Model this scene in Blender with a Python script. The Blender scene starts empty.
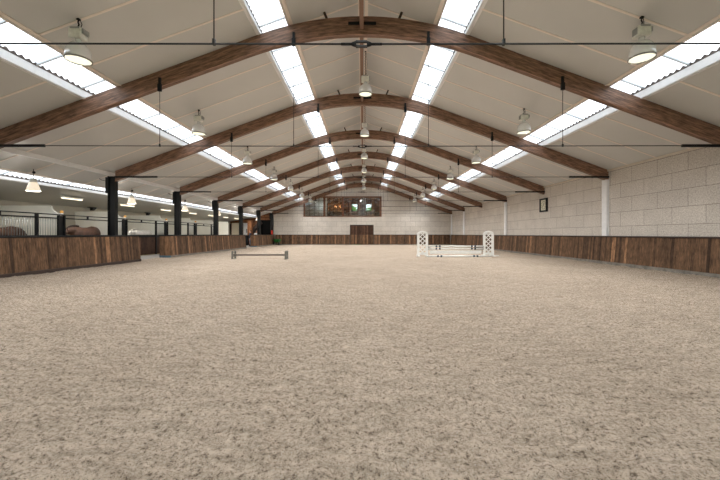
import bpy, math, random
import numpy as np
from mathutils import Vector, Matrix
random.seed(7)
S = bpy.context.scene
COL = S.collection
PI = math.pi

# ------------------------------------------------------------------ place dimensions
E = 1.30                     # eye height
FPX = 344.0
BAY = 5.35
def AY(k): return BAY * (k - 0.15)        # depth of arch k (1..8)
R0, RS = 6.78 + E, 0.366                  # roof underside: ridge height and slope
def RZ(x): return R0 - RS * abs(x)
XW = 10.82                   # right wall face
YN, YE = -6.0, 42.0         # near end, far end
KZ = 1.18                    # kick wall height
XS = 13.4                    # stall front line (left)
XB = 16.2                    # stable back wall

# ------------------------------------------------------------------ material helpers
def lin(c):
    return tuple(((v/255)/12.92 if v/255 <= .04045 else ((v/255+.055)/1.055)**2.4) for v in c) + (1,)
class NT:
    def __init__(s, name):
        s.m = bpy.data.materials.new(name); s.m.use_nodes = True
        s.t = s.m.node_tree; s.n = s.t.nodes; s.l = s.t.links
        s.b = s.n['Principled BSDF']; s.out = s.n['Material Output']
    def add(s, ty, **kw):
        n = s.n.new(ty)
        for k, v in kw.items():
            if k.startswith('i_'):
                n.inputs[k[2:].replace('_', ' ')].default_value = v
            else: setattr(n, k, v)
        return n
    def link(s, a, b): s.l.new(a, b)
def ramp(nt, fac, stops):
    r = nt.add('ShaderNodeValToRGB')
    e = r.color_ramp.elements
    while len(e) < len(stops): e.new(0.5)
    for el, (p, c) in zip(e, stops): el.position = p; el.color = c if len(c) == 4 else tuple(c) + (1,)
    nt.link(fac, r.inputs[0]); return r.outputs[0]
def mapping(nt, scale=(1,1,1), rot=(0,0,0), coord='Object'):
    tc = nt.add('ShaderNodeTexCoord'); mp = nt.add('ShaderNodeMapping')
    mp.inputs['Scale'].default_value = scale; mp.inputs['Rotation'].default_value = rot
    nt.link(tc.outputs[coord], mp.inputs[0]); return mp.outputs[0]
def noise(nt, vec, scale=5, detail=4, rough=.55):
    n = nt.add('ShaderNodeTexNoise'); n.inputs['Scale'].default_value = scale
    n.inputs['Detail'].default_value = detail; n.inputs['Roughness'].default_value = rough
    if vec is not None: nt.link(vec, n.inputs['Vector'])
    return n.outputs['Fac']
def bump(nt, h, strength=.3, dist=.01):
    b = nt.add('ShaderNodeBump'); b.inputs['Strength'].default_value = strength; b.inputs['Distance'].default_value = dist
    nt.link(h, b.inputs['Height']); nt.link(b.outputs[0], nt.b.inputs['Normal'])
def mixc(nt, fac, a, b, mode='MIX'):
    m = nt.add('ShaderNodeMix', data_type='RGBA', blend_type=mode)
    if isinstance(fac, (int, float)): m.inputs[0].default_value = fac
    else: nt.link(fac, m.inputs[0])
    for i, v in ((6, a), (7, b)):
        if isinstance(v, tuple): m.inputs[i].default_value = v
        else: nt.link(v, m.inputs[i])
    return m.outputs[2]
def flat(name, rgb, rough=.6, metal=0, var=.06, scale=8, emit=None, estr=0, spec=.5):
    nt = NT(name)
    v = mapping(nt)
    n = noise(nt, v, scale, 3)
    a = lin(rgb); lo = tuple(c*(1-var) for c in a[:3]) + (1,); hi = tuple(min(1, c*(1+var)) for c in a[:3]) + (1,)
    nt.link(ramp(nt, n, [(.3, lo), (.7, hi)]), nt.b.inputs['Base Color'])
    nt.b.inputs['Roughness'].default_value = rough; nt.b.inputs['Metallic'].default_value = metal
    nt.b.inputs['Specular IOR Level'].default_value = spec
    if emit:
        nt.b.inputs['Emission Color'].default_value = lin(emit); nt.b.inputs['Emission Strength'].default_value = estr
    return nt.m

def mat_planks(name, dark, mid, light, grain_scale=(34, 34, 2.2)):
    nt = NT(name)
    g = nt.add('ShaderNodeNewGeometry')
    ob = nt.add('ShaderNodeTexCoord')
    mp = nt.add('ShaderNodeMapping'); mp.inputs['Scale'].default_value = grain_scale
    off = nt.add('ShaderNodeVectorMath', operation='ADD')
    comb = nt.add('ShaderNodeCombineXYZ')
    mul = nt.add('ShaderNodeMath', operation='MULTIPLY'); mul.inputs[1].default_value = 17.0
    nt.link(g.outputs['Random Per Island'], mul.inputs[0]); nt.link(mul.outputs[0], comb.inputs[2])
    nt.link(ob.outputs['Object'], off.inputs[0]); nt.link(comb.outputs[0], off.inputs[1])
    nt.link(off.outputs[0], mp.inputs[0])
    n = noise(nt, mp.outputs[0], 1.0, 6, .65)
    base = ramp(nt, g.outputs['Random Per Island'], [(0, lin(dark)), (.55, lin(mid)), (.90, lin(mid)), (.95, lin(light)), (1, lin(light))])
    streak = ramp(nt, n, [(.3, (.34, .33, .32)), (.5, (.95, .95, .95)), (.7, (1.4, 1.38, 1.35))])
    col = mixc(nt, 1.0, base, streak, 'MULTIPLY')
    bl = noise(nt, mapping(nt, (4, 4, 2.2)), 1.5, 4, .65)
    col = mixc(nt, 1.0, col, ramp(nt, bl, [(.32, (.62, .60, .58)), (.55, (1, 1, 1)), (.72, (1.22, 1.2, 1.18))]), 'MULTIPLY')
    kn = noise(nt, mapping(nt, (9, 9, 5)), 1.6, 2)
    col = mixc(nt, ramp(nt, kn, [(.66, (0, 0, 0)), (.74, (.75, .75, .75))]), col, lin(dark))
    nt.link(col, nt.b.inputs['Base Color']); nt.b.inputs['Roughness'].default_value = .75
    nt.b.inputs['Specular IOR Level'].default_value = .25
    bump(nt, n, .35, .006)
    return nt.m

def mat_glulam():
    nt = NT('glulam')
    tc = nt.add('ShaderNodeTexCoord'); mp = nt.add('ShaderNodeMapping')
    mp.inputs['Scale'].default_value = (2.4, 19, 19)
    nt.link(tc.outputs['UV'], mp.inputs[0])
    n = noise(nt, mp.outputs[0], 1.0, 7, .7)
    mp2 = nt.add('ShaderNodeMapping'); mp2.inputs['Scale'].default_value = (.35, 22.5, 1)
    nt.link(tc.outputs['UV'], mp2.inputs[0])
    # lamellas: one tone per lamella and per board length
    sep = nt.add('ShaderNodeSeparateXYZ'); nt.link(mp2.outputs[0], sep.inputs[0])
    fl = nt.add('ShaderNodeMath', operation='FLOOR'); nt.link(sep.outputs[1], fl.inputs[0])
    wo = nt.add('ShaderNodeTexWhiteNoise', noise_dimensions='1D'); nt.link(fl.outputs[0], wo.inputs['W'])
    base = ramp(nt, wo.outputs['Value'], [(0, lin((112, 83, 66))), (1, lin((142, 108, 88)))])
    st = ramp(nt, n, [(.38, (.34, .31, .29)), (.5, (.92, .92, .92)), (.63, (1.5, 1.46, 1.42))])
    col = mixc(nt, 1, base, st, 'MULTIPLY')
    nt.link(col, nt.b.inputs['Base Color']); nt.b.inputs['Roughness'].default_value = .55
    bump(nt, n, .25, .004)
    return nt.m

def mat_blocks():
    nt = NT('wood_wool_blocks')
    tc = nt.add('ShaderNodeTexCoord')
    br = nt.add('ShaderNodeTexBrick'); br.offset = .5; br.offset_frequency = 2; br.squash = 1
    br.inputs['Scale'].default_value = 1.0; br.inputs['Brick Width'].default_value = 1.2; br.inputs['Row Height'].default_value = .6
    br.inputs['Mortar Size'].default_value = .007; br.inputs['Mortar Smooth'].default_value = .2; br.inputs['Bias'].default_value = 0
    br.inputs['Color1'].default_value = (.95, .95, .95, 1); br.inputs['Color2'].default_value = (1.03, 1.03, 1.03, 1)
    br.inputs['Mortar'].default_value = (.30, .28, .26, 1)
    nt.link(tc.outputs['UV'], br.inputs['Vector'])
    v = mapping(nt)
    n1 = noise(nt, v, 22, 5, .7); n2 = noise(nt, v, 1.3, 3)
    c = ramp(nt, n1, [(.32, lin((164, 157, 149))), (.52, lin((202, 196, 188))), (.7, lin((220, 215, 208)))])
    c = mixc(nt, 1, c, ramp(nt, n2, [(.3, (.93, .93, .93)), (.7, (1.05, 1.05, 1.05))]), 'MULTIPLY')
    c = mixc(nt, 1, c, br.outputs['Color'], 'MULTIPLY')
    nt.link(c, nt.b.inputs['Base Color']); nt.b.inputs['Roughness'].default_value = .95; nt.b.inputs['Specular IOR Level'].default_value = .1
    inv = nt.add('ShaderNodeMath', operation='MULTIPLY_ADD'); inv.inputs[1].default_value = -1.5
    nt.link(br.outputs['Fac'], inv.inputs[0]); nt.link(n1, inv.inputs[2])
    bump(nt, inv.outputs[0], .5, .012)
    return nt.m

def mat_sand():
    nt = NT('riding_sand')
    v = mapping(nt)
    n1 = noise(nt, v, 30, 5, .75); n2 = noise(nt, v, .45, 4, .6); n3 = noise(nt, v, 75, 4, .8)
    vs = mapping(nt, (1.2, 8, 1), (0, 0, .35)); n4 = noise(nt, vs, 1.8, 5, .7)
    c = ramp(nt, n1, [(.35, lin((110, 96, 84))), (.45, lin((187, 171, 154))), (.55, lin((205, 189, 172))), (.68, lin((220, 207, 192)))])
    c = mixc(nt, 1, c, ramp(nt, n2, [(.3, (.90, .89, .88)), (.7, (1.06, 1.06, 1.06))]), 'MULTIPLY')
    c = mixc(nt, 1, c, ramp(nt, n4, [(.36, (.76, .75, .73)), (.56, (1.06, 1.06, 1.06))]), 'MULTIPLY')
    # dark specks paint the shade of pits and clods, with fibre bits; pale specks
    f3 = ramp(nt, n3, [(.375, (1, 1, 1)), (.43, (0, 0, 0))])
    c = mixc(nt, f3, c, lin((98, 82, 67)))
    f4 = ramp(nt, n3, [(.58, (0, 0, 0)), (.66, (1, 1, 1))])
    c = mixc(nt, f4, c, lin((206, 198, 186)))
    nt.link(c, nt.b.inputs['Base Color']); nt.b.inputs['Roughness'].default_value = 1; nt.b.inputs['Specular IOR Level'].default_value = .05
    add = nt.add('ShaderNodeMath', operation='ADD'); nt.link(n1, add.inputs[0]); nt.link(n3, add.inputs[1])
    bump(nt, add.outputs[0], 1.0, .04)
    return nt.m

def mat_sheet():
    nt = NT('corrugated_clear_sheet')
    n = noise(nt, mapping(nt, (1, 1, 1)), 1.1, 4, .6)
    tr = nt.add('ShaderNodeBsdfTransparent')
    wv = nt.add('ShaderNodeTexWave', wave_type='BANDS', bands_direction='Y'); wv.inputs['Scale'].default_value = 2*PI/.177/20; wv.inputs['Distortion'].default_value = 0
    nt.link(mapping(nt), wv.inputs['Vector'])
    base = ramp(nt, n, [(.28, (.62, .66, .70)), (.5, (.86, .88, .90)), (.7, (.95, .96, .97))])
    fine = ramp(nt, wv.outputs['Fac'], [(.0, (.72, .74, .77)), (.22, (1, 1, 1))])
    nt.link(mixc(nt, 1, base, fine, 'MULTIPLY'), tr.inputs[0])
    df = nt.add('ShaderNodeBsdfTranslucent'); df.inputs[0].default_value = (.9, .92, .94, 1)
    gl = nt.add('ShaderNodeBsdfGlossy'); gl.inputs['Roughness'].default_value = .15
    m1 = nt.add('ShaderNodeMixShader'); m1.inputs[0].default_value = .25
    nt.link(tr.outputs[0], m1.inputs[1]); nt.link(df.outputs[0], m1.inputs[2])
    m2 = nt.add('ShaderNodeMixShader'); m2.inputs[0].default_value = .05
    nt.link(m1.outputs[0], m2.inputs[1]); nt.link(gl.outputs[0], m2.inputs[2])
    nt.link(m2.outputs[0], nt.out.inputs[0]); return nt.m
def mat_glass(name, tint=(.93, .97, .96), refl=.10):
    nt = NT(name)
    n = noise(nt, mapping(nt), .8, 2)
    tr = nt.add('ShaderNodeBsdfTransparent'); nt.link(ramp(nt, n, [(0, tuple(t*.97 for t in tint)), (1, tint)]), tr.inputs[0])
    gl = nt.add('ShaderNodeBsdfGlossy'); gl.inputs['Roughness'].default_value = .02
    m = nt.add('ShaderNodeMixShader'); m.inputs[0].default_value = refl
    nt.link(tr.outputs[0], m.inputs[1]); nt.link(gl.outputs[0], m.inputs[2]); nt.link(m.outputs[0], nt.out.inputs[0]); return nt.m
def mat_emit(name, rgb, s, var=.1):
    nt = NT(name); n = noise(nt, mapping(nt), 6, 2)
    em = nt.add('ShaderNodeEmission'); a = lin(rgb)
    nt.link(ramp(nt, n, [(.2, tuple(c*(1-var) for c in a[:3])), (.8, a)]), em.inputs[0]); em.inputs[1].default_value = s
    nt.link(em.outputs[0], nt.out.inputs[0]); return nt.m

M = {
 'sand': mat_sand(),
 'concrete': flat('pale_concrete', (168, 164, 158), .85, var=.18, scale=3),
 'kerb': flat('weathered_kerb_concrete', (120, 115, 107), .95, var=.3, scale=6),
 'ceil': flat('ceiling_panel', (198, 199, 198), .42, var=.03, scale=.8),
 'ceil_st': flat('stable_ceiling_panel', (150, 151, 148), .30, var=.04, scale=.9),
 'seam': flat('ceiling_joint_strip', (232, 222, 214), .6, var=.03),
 'whitetrim': flat('white_painted_trim', (228, 230, 232), .5, var=.04),
 'cream': flat('cream_trim', (206, 196, 182), .5, var=.04),
 'planks': mat_planks('kick_wall_planks', (68, 51, 39), (112, 86, 65), (160, 122, 91)),
 'planks_dark': mat_planks('stall_planks', (60, 42, 33), (84, 60, 47), (112, 82, 64)),
 'cladding': mat_planks('orange_brown_cladding', (104, 66, 42), (138, 92, 60), (165, 115, 78)),
 'glulam': mat_glulam(),
 'blocks': mat_blocks(),
 'sheet': mat_sheet(),
 'glass': mat_glass('gallery_glass'),
 'black': flat('black_steel', (14, 17, 20), .5, var=.15, spec=.25),
 'blackrod': flat('black_rod', (30, 33, 36), .4, .3, var=.15),
 'cap_dark': flat('dark_cap_timber', (58, 44, 38), .7, var=.25),
 'wallwhite': flat('off_white_wall', (168, 164, 152), .8, var=.05, scale=2),
 'partwhite': flat('white_partition', (228, 228, 222), .5, var=.04, scale=2),
 'galv': flat('galvanised_bar', (165, 168, 168), .35, .7, var=.1),
 'alu': flat('spun_aluminium', (238, 239, 240), .25, .35, var=.04),
 'gear': flat('grey_gear_box', (226, 226, 220), .45, .0, var=.12, scale=14),
 'lens': mat_emit('lamp_lens', (252, 246, 214), .75),
 'tubelight': mat_emit('tube_light', (255, 238, 205), 1.3),
 'opal': flat('opal_shade', (236, 232, 224), .4, var=.03, emit=(255, 232, 200), estr=.35),
 'amber': flat('amber_lamp', (206, 156, 84), .3, var=.1, emit=(255, 180, 70), estr=.12),
 'rubber': flat('grey_rubber', (120, 118, 110), .8, var=.15),
 'woodpole': flat('weathered_pole', (98, 88, 80), .7, var=.25, scale=20),
 'jwhite': flat('white_jump_paint', (226, 226, 222), .45, var=.05),
 'jnavy': flat('navy_jump_paint', (38, 56, 74), .5, var=.1),
 'bluerub': flat('teal_blue_plate', (66, 96, 112), .6, var=.2),
 'green': flat('green_paint', (44, 122, 52), .45, var=.15),
 'blackrub': flat('black_tyre', (20, 20, 21), .8, var=.2),
 'red': flat('red_extinguisher', (214, 58, 36), .35, var=.05),
 'clockface': flat('cream_clock_face', (212, 210, 188), .5, var=.04),
 'bay': flat('brown_horse_coat', (80, 56, 44), .6, var=.3, scale=4),
 'bay2': flat('chestnut_horse_coat', (88, 63, 50), .6, var=.3, scale=4),
 'grey_h': flat('pale_grey_horse_coat', (188, 184, 178), .7, var=.12, scale=5),
 'hair_dark': flat('dark_horse_hair', (40, 30, 26), .8, var=.2, scale=20),
 'hair_pale': flat('pale_horse_hair', (206, 202, 192), .8, var=.1, scale=20),
 'hoof': flat('hoof_horn', (52, 44, 38), .6, var=.2),
 'skin': flat('skin', (186, 136, 110), .6, var=.06),
 'navycloth': flat('navy_cloth', (30, 38, 58), .9, var=.15),
 'bluecloth': flat('blue_denim', (74, 112, 138), .9, var=.15),
 'whitecloth': flat('white_cloth', (226, 226, 224), .9, var=.06),
 'hairbrown': flat('brown_hair', (70, 48, 36), .8, var=.2, scale=30),
 'shoe': flat('dark_boot', (46, 38, 32), .7, var=.15),
 'eye': flat('eye_dark', (20, 18, 18), .2, var=.05),
 'darkdoor': flat('black_door', (9, 9, 9), .6, var=.1, spec=.1),
 'creamdoor': flat('cream_door', (236, 224, 200), .5, var=.04),
 'galwall': mat_planks('gallery_brown_panelling', (58, 42, 34), (88, 64, 50), (120, 90, 70)),
 'galfloor': flat('gallery_floor', (110, 92, 76), .5, var=.15),
 'galceil': flat('gallery_ceiling', (150, 140, 126), .7, var=.05),
 'frame': flat('oiled_window_frame', (104, 68, 48), .5, var=.18, scale=18),
 'furn': flat('dark_furniture', (34, 33, 35), .5, var=.15),
 'bulb': mat_emit('warm_bulb', (255, 160, 84), 3),
 'leaf': flat('tree_leaf', (96, 140, 62), .7, var=.3, scale=3),
 'bark': flat('tree_bark', (86, 72, 58), .9, var=.25),
 'straw': flat('straw_bedding', (186, 164, 116), .95, var=.2, scale=30),
 'filler': flat('dark_foam_filler', (86, 78, 74), .9, var=.15),
}

# ------------------------------------------------------------------ mesh builder
class MB:
    def __init__(s): s.v = []; s.f = []; s.m = []; s.uv = []; s.sm = []
    def quad(s, pts, mat=0, uv=None, smooth=False):
        i = len(s.v); s.v += [tuple(p) for p in pts]; s.f.append(tuple(range(i, i+len(pts)))); s.m.append(mat); s.uv.append(uv); s.sm.append(smooth)
    def face(s, idx, mat=0, smooth=False, uv=None): s.f.append(tuple(idx)); s.m.append(mat); s.uv.append(uv); s.sm.append(smooth)
    def hexa(s, p, mat=0):          # 8 corners: 0-3 bottom ring, 4-7 top ring
        i = len(s.v); s.v += [tuple(q) for q in p]
        for f in ((3,2,1,0),(4,5,6,7),(0,1,5,4),(1,2,6,5),(2,3,7,6),(3,0,4,7)): s.face([i+k for k in f], mat)
    def box(s, x0, x1, y0, y1, z0, z1, mat=0):
        s.hexa([(x0,y0,z0),(x1,y0,z0),(x1,y1,z0),(x0,y1,z0),(x0,y0,z1),(x1,y0,z1),(x1,y1,z1),(x0,y1,z1)], mat)
    def bar(s, p, q, w, h, up=(0,0,1), mat=0):     # rectangular bar from p to q
        p, q = Vector(p), Vector(q); d = (q-p).normalized(); u = Vector(up)
        if abs(d.dot(u)) > .99: u = Vector((0,1,0))
        a = d.cross(u).normalized()*w/2; b = a.cross(d).normalized()*h/2
        s.hexa([p-a-b, p+a-b, q+a-b, q-a-b, p-a+b, p+a+b, q+a+b, q-a+b], mat)
    def tube(s, pts, r, n=8, mat=0, cap=True, smooth=True):
        pts = [Vector(p) for p in pts]; rs = r if isinstance(r, (list, tuple)) else [r]*len(pts)
        base = len(s.v); ref = None
        for k, p in enumerate(pts):
            d = (pts[min(k+1, len(pts)-1)] - pts[max(k-1, 0)]).normalized()
            if ref is None: ref = Vector((0,0,1)) if abs(d.z) < .9 else Vector((1,0,0))
            a = d.cross(ref).normalized(); b = d.cross(a).normalized(); ref = -b if False else ref
            for j in range(n):
                t = 2*PI*j/n; s.v.append(tuple(p + (a*math.cos(t) + b*math.sin(t))*rs[k]))
        for k in range(len(pts)-1):
            for j in range(n):
                j2 = (j+1) % n
                s.face((base+k*n+j, base+k*n+j2, base+(k+1)*n+j2, base+(k+1)*n+j), mat, smooth)
        if cap:
            s.face([base+j for j in range(n)][::-1], mat); s.face([base+(len(pts)-1)*n+j for j in range(n)], mat)
    def lathe(s, prof, c=(0,0,0), n=24, mat=0, smooth=True):      # prof: (r, z)
        base = len(s.v)
        for r, z in prof:
            for j in range(n):
                t = 2*PI*j/n; s.v.append((c[0]+r*math.cos(t), c[1]+r*math.sin(t), c[2]+z))
        for k in range(len(prof)-1):
            for j in range(n):
                j2 = (j+1) % n; s.face((base+k*n+j, base+k*n+j2, base+(k+1)*n+j2, base+(k+1)*n+j), mat, smooth)
    def disc(s, c, r, n=24, mat=0, down=True):
        p = [(c[0]+r*math.cos(2*PI*j/n), c[1]+r*math.sin(2*PI*j/n), c[2]) for j in range(n)]
        s.quad(p[::-1] if down else p, mat)
    def ball(s, c, r, n=12, m=8, mat=0):
        rx, ry, rz = r if isinstance(r, (tuple, list)) else (r, r, r)
        base = len(s.v)
        for k in range(m+1):
            ph = PI*k/m
            for j in range(n):
                t = 2*PI*j/n; s.v.append((c[0]+rx*math.sin(ph)*math.cos(t), c[1]+ry*math.sin(ph)*math.sin(t), c[2]+rz*math.cos(ph)))
        for k in range(m):
            for j in range(n):
                j2 = (j+1) % n; s.face((base+k*n+j, base+(k+1)*n+j, base+(k+1)*n+j2, base+k*n+j2), mat, True)
    def prism(s, poly, axis, a, b, mat=0):         # poly in the other two axes, extruded along axis
        def P(u, v, w): return {'x': (w, u, v), 'y': (u, w, v), 'z': (u, v, w)}[axis]
        i = len(s.v); n = len(poly)
        s.v += [P(u, v, a) for u, v in poly] + [P(u, v, b) for u, v in poly]
        s.face([i+k for k in range(n)], mat); s.face([i+n+k for k in range(n)][::-1], mat)
        for k in range(n):
            k2 = (k+1) % n; s.face((i+k, i+n+k, i+n+k2, i+k2), mat)
ORG = {}
def kids_org(parent): return ORG.get(parent.name, Vector((0,0,0))) if parent else Vector((0,0,0))
def build(name, mb, mats, parent=None, origin=None, fix=True):
    if isinstance(mats, str): mats = [mats]
    o0 = kids_org(parent) if parent else Vector(origin or (0,0,0))
    me = bpy.data.meshes.new(name)
    me.from_pydata([(x-o0.x, y-o0.y, z-o0.z) for x, y, z in mb.v], [], mb.f)
    for m in mats: me.materials.append(M[m])
    me.polygons.foreach_set('material_index', mb.m); me.polygons.foreach_set('use_smooth', mb.sm)
    if any(u is not None for u in mb.uv):
        L = me.uv_layers.new(name='UVMap'); k = 0
        for fi, f in enumerate(mb.f):
            for j in range(len(f)):
                if mb.uv[fi] is not None: L.data[k].uv = mb.uv[fi][j]
                k += 1
    me.update()
    if fix:
        import bmesh
        bm = bmesh.new(); bm.from_mesh(me); bmesh.ops.recalc_face_normals(bm, faces=bm.faces); bm.to_mesh(me); bm.free()
    ob = bpy.data.objects.new(name, me); COL.objects.link(ob)
    if parent: ob.parent = parent; ORG[ob.name] = o0
    else: ob.location = o0; ORG[ob.name] = o0
    return ob
def tag(o, label=None, cat=None, group=None, kind=None):
    if label: o['label'] = label
    if cat: o['category'] = cat
    if group: o['group'] = group
    if kind: o['kind'] = kind
    return o
def thing(name, label, cat, loc=(0,0,0), group=None):
    o = bpy.data.objects.new(name, None); COL.objects.link(o); o.location = loc; o.empty_display_size = .2
    ORG[o.name] = Vector(loc); o['kind'] = 'thing'
    return tag(o, label, cat, group)
def copy_tree(o, loc=None, label=None, parent=None):
    c = o.copy(); COL.objects.link(c)
    if parent is not None: c.parent = parent
    if loc is not None: c.location = loc
    if label: c['label'] = label
    for ch in list(o.children): copy_tree(ch, parent=c)
    return c
def struct(name, mb, mats, parent=None, label=None):
    o = build(name, mb, mats, parent); o['kind'] = 'structure'
    if label: o['label'] = label
    return o
ORD = ['nearest', 'second', 'third', 'fourth', 'fifth', 'sixth', 'seventh', 'eighth', 'ninth', 'tenth', 'eleventh']
def bevel(o, w=.01, seg=2):
    m = o.modifiers.new('bevel', 'BEVEL'); m.width = w; m.segments = seg; m.limit_method = 'ANGLE'; return o

# ------------------------------------------------------------------ floor: raked sand
def vnoise(x, y, seed):
    xi = np.floor(x).astype(np.int64); yi = np.floor(y).astype(np.int64); fx = x-xi; fy = y-yi
    fx = fx*fx*(3-2*fx); fy = fy*fy*(3-2*fy)
    def h(a, b):
        k = (a*374761393 + b*668265263 + seed*1442695041) & 0x7fffffff
        k = ((k ^ (k >> 13))*1274126177) & 0x7fffffff
        return ((k ^ (k >> 16)) & 0xffff)/65535.0
    return (h(xi, yi)*(1-fx) + h(xi+1, yi)*fx)*(1-fy) + (h(xi, yi+1)*(1-fx) + h(xi+1, yi+1)*fx)*fy
def make_sand():
    xs = np.arange(-11.3, 10.9, .03)
    ys = [-6.2, -4, -2, 0.0, .5, 1.0]; y = 1.3; d = .018
    while y < 14: ys.append(y); y += d; d = min(d*1.012, .12)
    while y < 42.3: ys.append(y); y += .35
    ys.append(42.3); ys = np.array(ys)
    X, Y = np.meshgrid(xs, ys)
    z = .030*(vnoise(X*1.3, Y*1.3, 3)-.5)
    c, s_ = math.cos(.35), math.sin(.35)
    U = X*c + Y*s_; V = -X*s_ + Y*c
    z += .022*(vnoise(U*1.5, V*7, 5)-.5)
    f = np.clip((18-Y)/8, 0, 1)
    n8 = vnoise(X*8, Y*8, 7); n20 = vnoise(X*19+3, Y*19, 9)
    z += f*(.026*(n8-.5) + .026*(n20-.5) - .12*np.clip(.30-vnoise(X*13, Y*13, 11), 0, 1) + .016*(np.random.RandomState(1).rand(*X.shape)-.5))
    z -= .01
    nx, ny = len(xs), len(ys)
    me = bpy.data.meshes.new('floor')
    v = np.stack([X, Y, z], -1).reshape(-1, 3)
    idx = np.arange(nx*ny).reshape(ny, nx)
    q = np.stack([idx[:-1, :-1], idx[:-1, 1:], idx[1:, 1:], idx[1:, :-1]], -1).reshape(-1, 4)
    me.vertices.add(len(v)); me.vertices.foreach_set('co', v.ravel())
    me.loops.add(q.size); me.loops.foreach_set('vertex_index', q.ravel())
    me.polygons.add(len(q)); me.polygons.foreach_set('loop_start', np.arange(0, q.size, 4))
    me.update(calc_edges=True); me.validate()
    me.materials.append(M['sand'])
    me.polygons.foreach_set('use_smooth', np.ones(len(q), bool))
    o = bpy.data.objects.new('floor', me); COL.objects.link(o); o['kind'] = 'structure'
    o['label'] = 'raked beige riding sand covering the arena floor'
make_sand()
mb = MB(); mb.box(-XB-.3, -11.16, YN, 48.3, -.3, -.012); struct('floor_stable', mb, 'concrete')

# ------------------------------------------------------------------ walls
def wall_quad_box(mb, x0, x1, y0, y1, z0, z1, axis):
    """box whose faces carry metre UVs along the wall axis so the block courses line up"""
    i = len(mb.v)
    mb.box(x0, x1, y0, y1, z0, z1)
    for k in range(len(mb.f)-6, len(mb.f)):
        uv = []
        for vi in mb.f[k]:
            x, y, z = mb.v[vi]
            u = (y - 10.85 + 12) if axis == 'y' else (x + 24.2)
            uv.append((u, z - 1.03 + 6.0))
        mb.uv[k] = uv
mb = MB(); wall_quad_box(mb, XW, XW+.2, YN-.2, YE+.25, -.3, RZ(XW)+.12, 'y'); struct('wall_right', mb, 'blocks')
# far gable wall with openings for the viewing window and the double door
GX0, GX1, GZ0, GZ1 = -7.27, 2.27, E+2.11, E+4.60
DX0, DX1, DZ = -1.60, 1.30, E+1.12
mb = MB()
wy0, wy1 = YE, YE+.25
for x0, x1, z0, z1 in ((-11.0, GX0, -.3, 6.2), (GX0, GX1, GZ1, 9), (GX1, 11.0, -.3, 8.2), (GX0, DX0, -.3, GZ0), (DX1, GX1, -.3, GZ0), (DX0, DX1, DZ, GZ0)):
    wall_quad_box(mb, x0, x1, wy0, wy1, z0, z1, 'x')
struct('wall_far', mb, 'blocks')
mb = MB()
NX, NZ0, NZ1 = 9.6, 1.25, 4.35  # unseen window band, added to light the near sand and arch fronts
for x0, x1, z0, z1 in ((-XB-.3, -NX, -.3, 9), (NX, 11.0, -.3, 9), (-NX, NX, -.3, NZ0), (-NX, NX, NZ1, 9)):
    wall_quad_box(mb, x0, x1, YN-.2, YN, z0, z1, 'x')
struct('wall_near', mb, 'blocks')
r = bpy.data.objects.new('window_9', None); COL.objects.link(r); r['kind'] = 'structure'; r['label'] = 'unseen window band added in the near gable wall to light the foreground'
mb = MB()
for q in range(9):
    xx = -NX + 2*NX*q/8; mb.box(max(-NX, xx-.06), min(NX, xx+.06), YN-.15, YN-.03, NZ0, NZ1)
build('frame', mb, 'frame', r)
mb = MB(); mb.box(-NX, NX, YN-.1, YN-.09, NZ0, NZ1); build('pane', mb, 'glass', r)
la = bpy.data.lights.new('window_portal', 'AREA'); la.shape = 'RECTANGLE'; la.size = 2*NX; la.size_y = NZ1-NZ0; la.cycles.is_portal = True
lo = bpy.data.objects.new('window_portal', la); COL.objects.link(lo); lo.location = (0, YN+.02, (NZ0+NZ1)/2); lo.rotation_euler = (PI/2, 0, 0)
mb = MB(); mb.box(-XB-.2, -XB, YN-.2, YE+.25, -.3, 3.1); struct('wall_left', mb, 'wallwhite')
# timber-clad end of the stable
mb = MB()
for x0, x1, z0, z1 in ((-XB, -12.5, -.05, 4.2), (-12.5, -11.0, 3.02, 4.6),):
    z = z0
    while z < z1-.01:
        zz = min(z+.19, z1); mb.box(x0, x1, YE, YE+.2, z+.004, zz); z = zz
mb.box(-12.5, -11.0, YE+.16, YE+.2, -.05, 3.03)
struct('wall_stable_end', mb, 'cladding')

# ------------------------------------------------------------------ ceiling
ROOFS = [(0.0, 2.13), (2.95, 7.01), (7.94, XW+.2)]
ROOFL = [(0.0, 2.13), (2.95, 7.01), (7.94, 12.44)]
TH = .10
def slab(mb, sx, a, b, y0, y1, mat=0):
    za, zb = RZ(a), RZ(b)
    mb.hexa([(sx*a,y0,za),(sx*b,y0,zb),(sx*b,y1,zb),(sx*a,y1,za),(sx*a,y0,za+TH),(sx*b,y0,zb+TH),(sx*b,y1,zb+TH),(sx*a,y1,za+TH)], mat)
mb = MB()
for sx, lst in ((1, ROOFS), (-1, ROOFL)):
    for a, b in lst: slab(mb, sx, a, b, YN-.2, YE+.02)
struct('ceiling', mb, 'ceil')
mb = MB()
def ZS(x): return RZ(13.03) - .153*(x-13.03)
za, zb = ZS(13.03), ZS(XB+.2)
mb.hexa([(-13.03,YN,za),(-XB-.2,YN,zb),(-XB-.2,YE+.02,zb),(-13.03,YE+.02,za),(-13.03,YN,za+TH),(-XB-.2,YN,zb+TH),(-XB-.2,YE+.02,zb+TH),(-13.03,YE+.02,za+TH)])
struct('ceiling_stable', mb, 'ceil_st')
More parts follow.
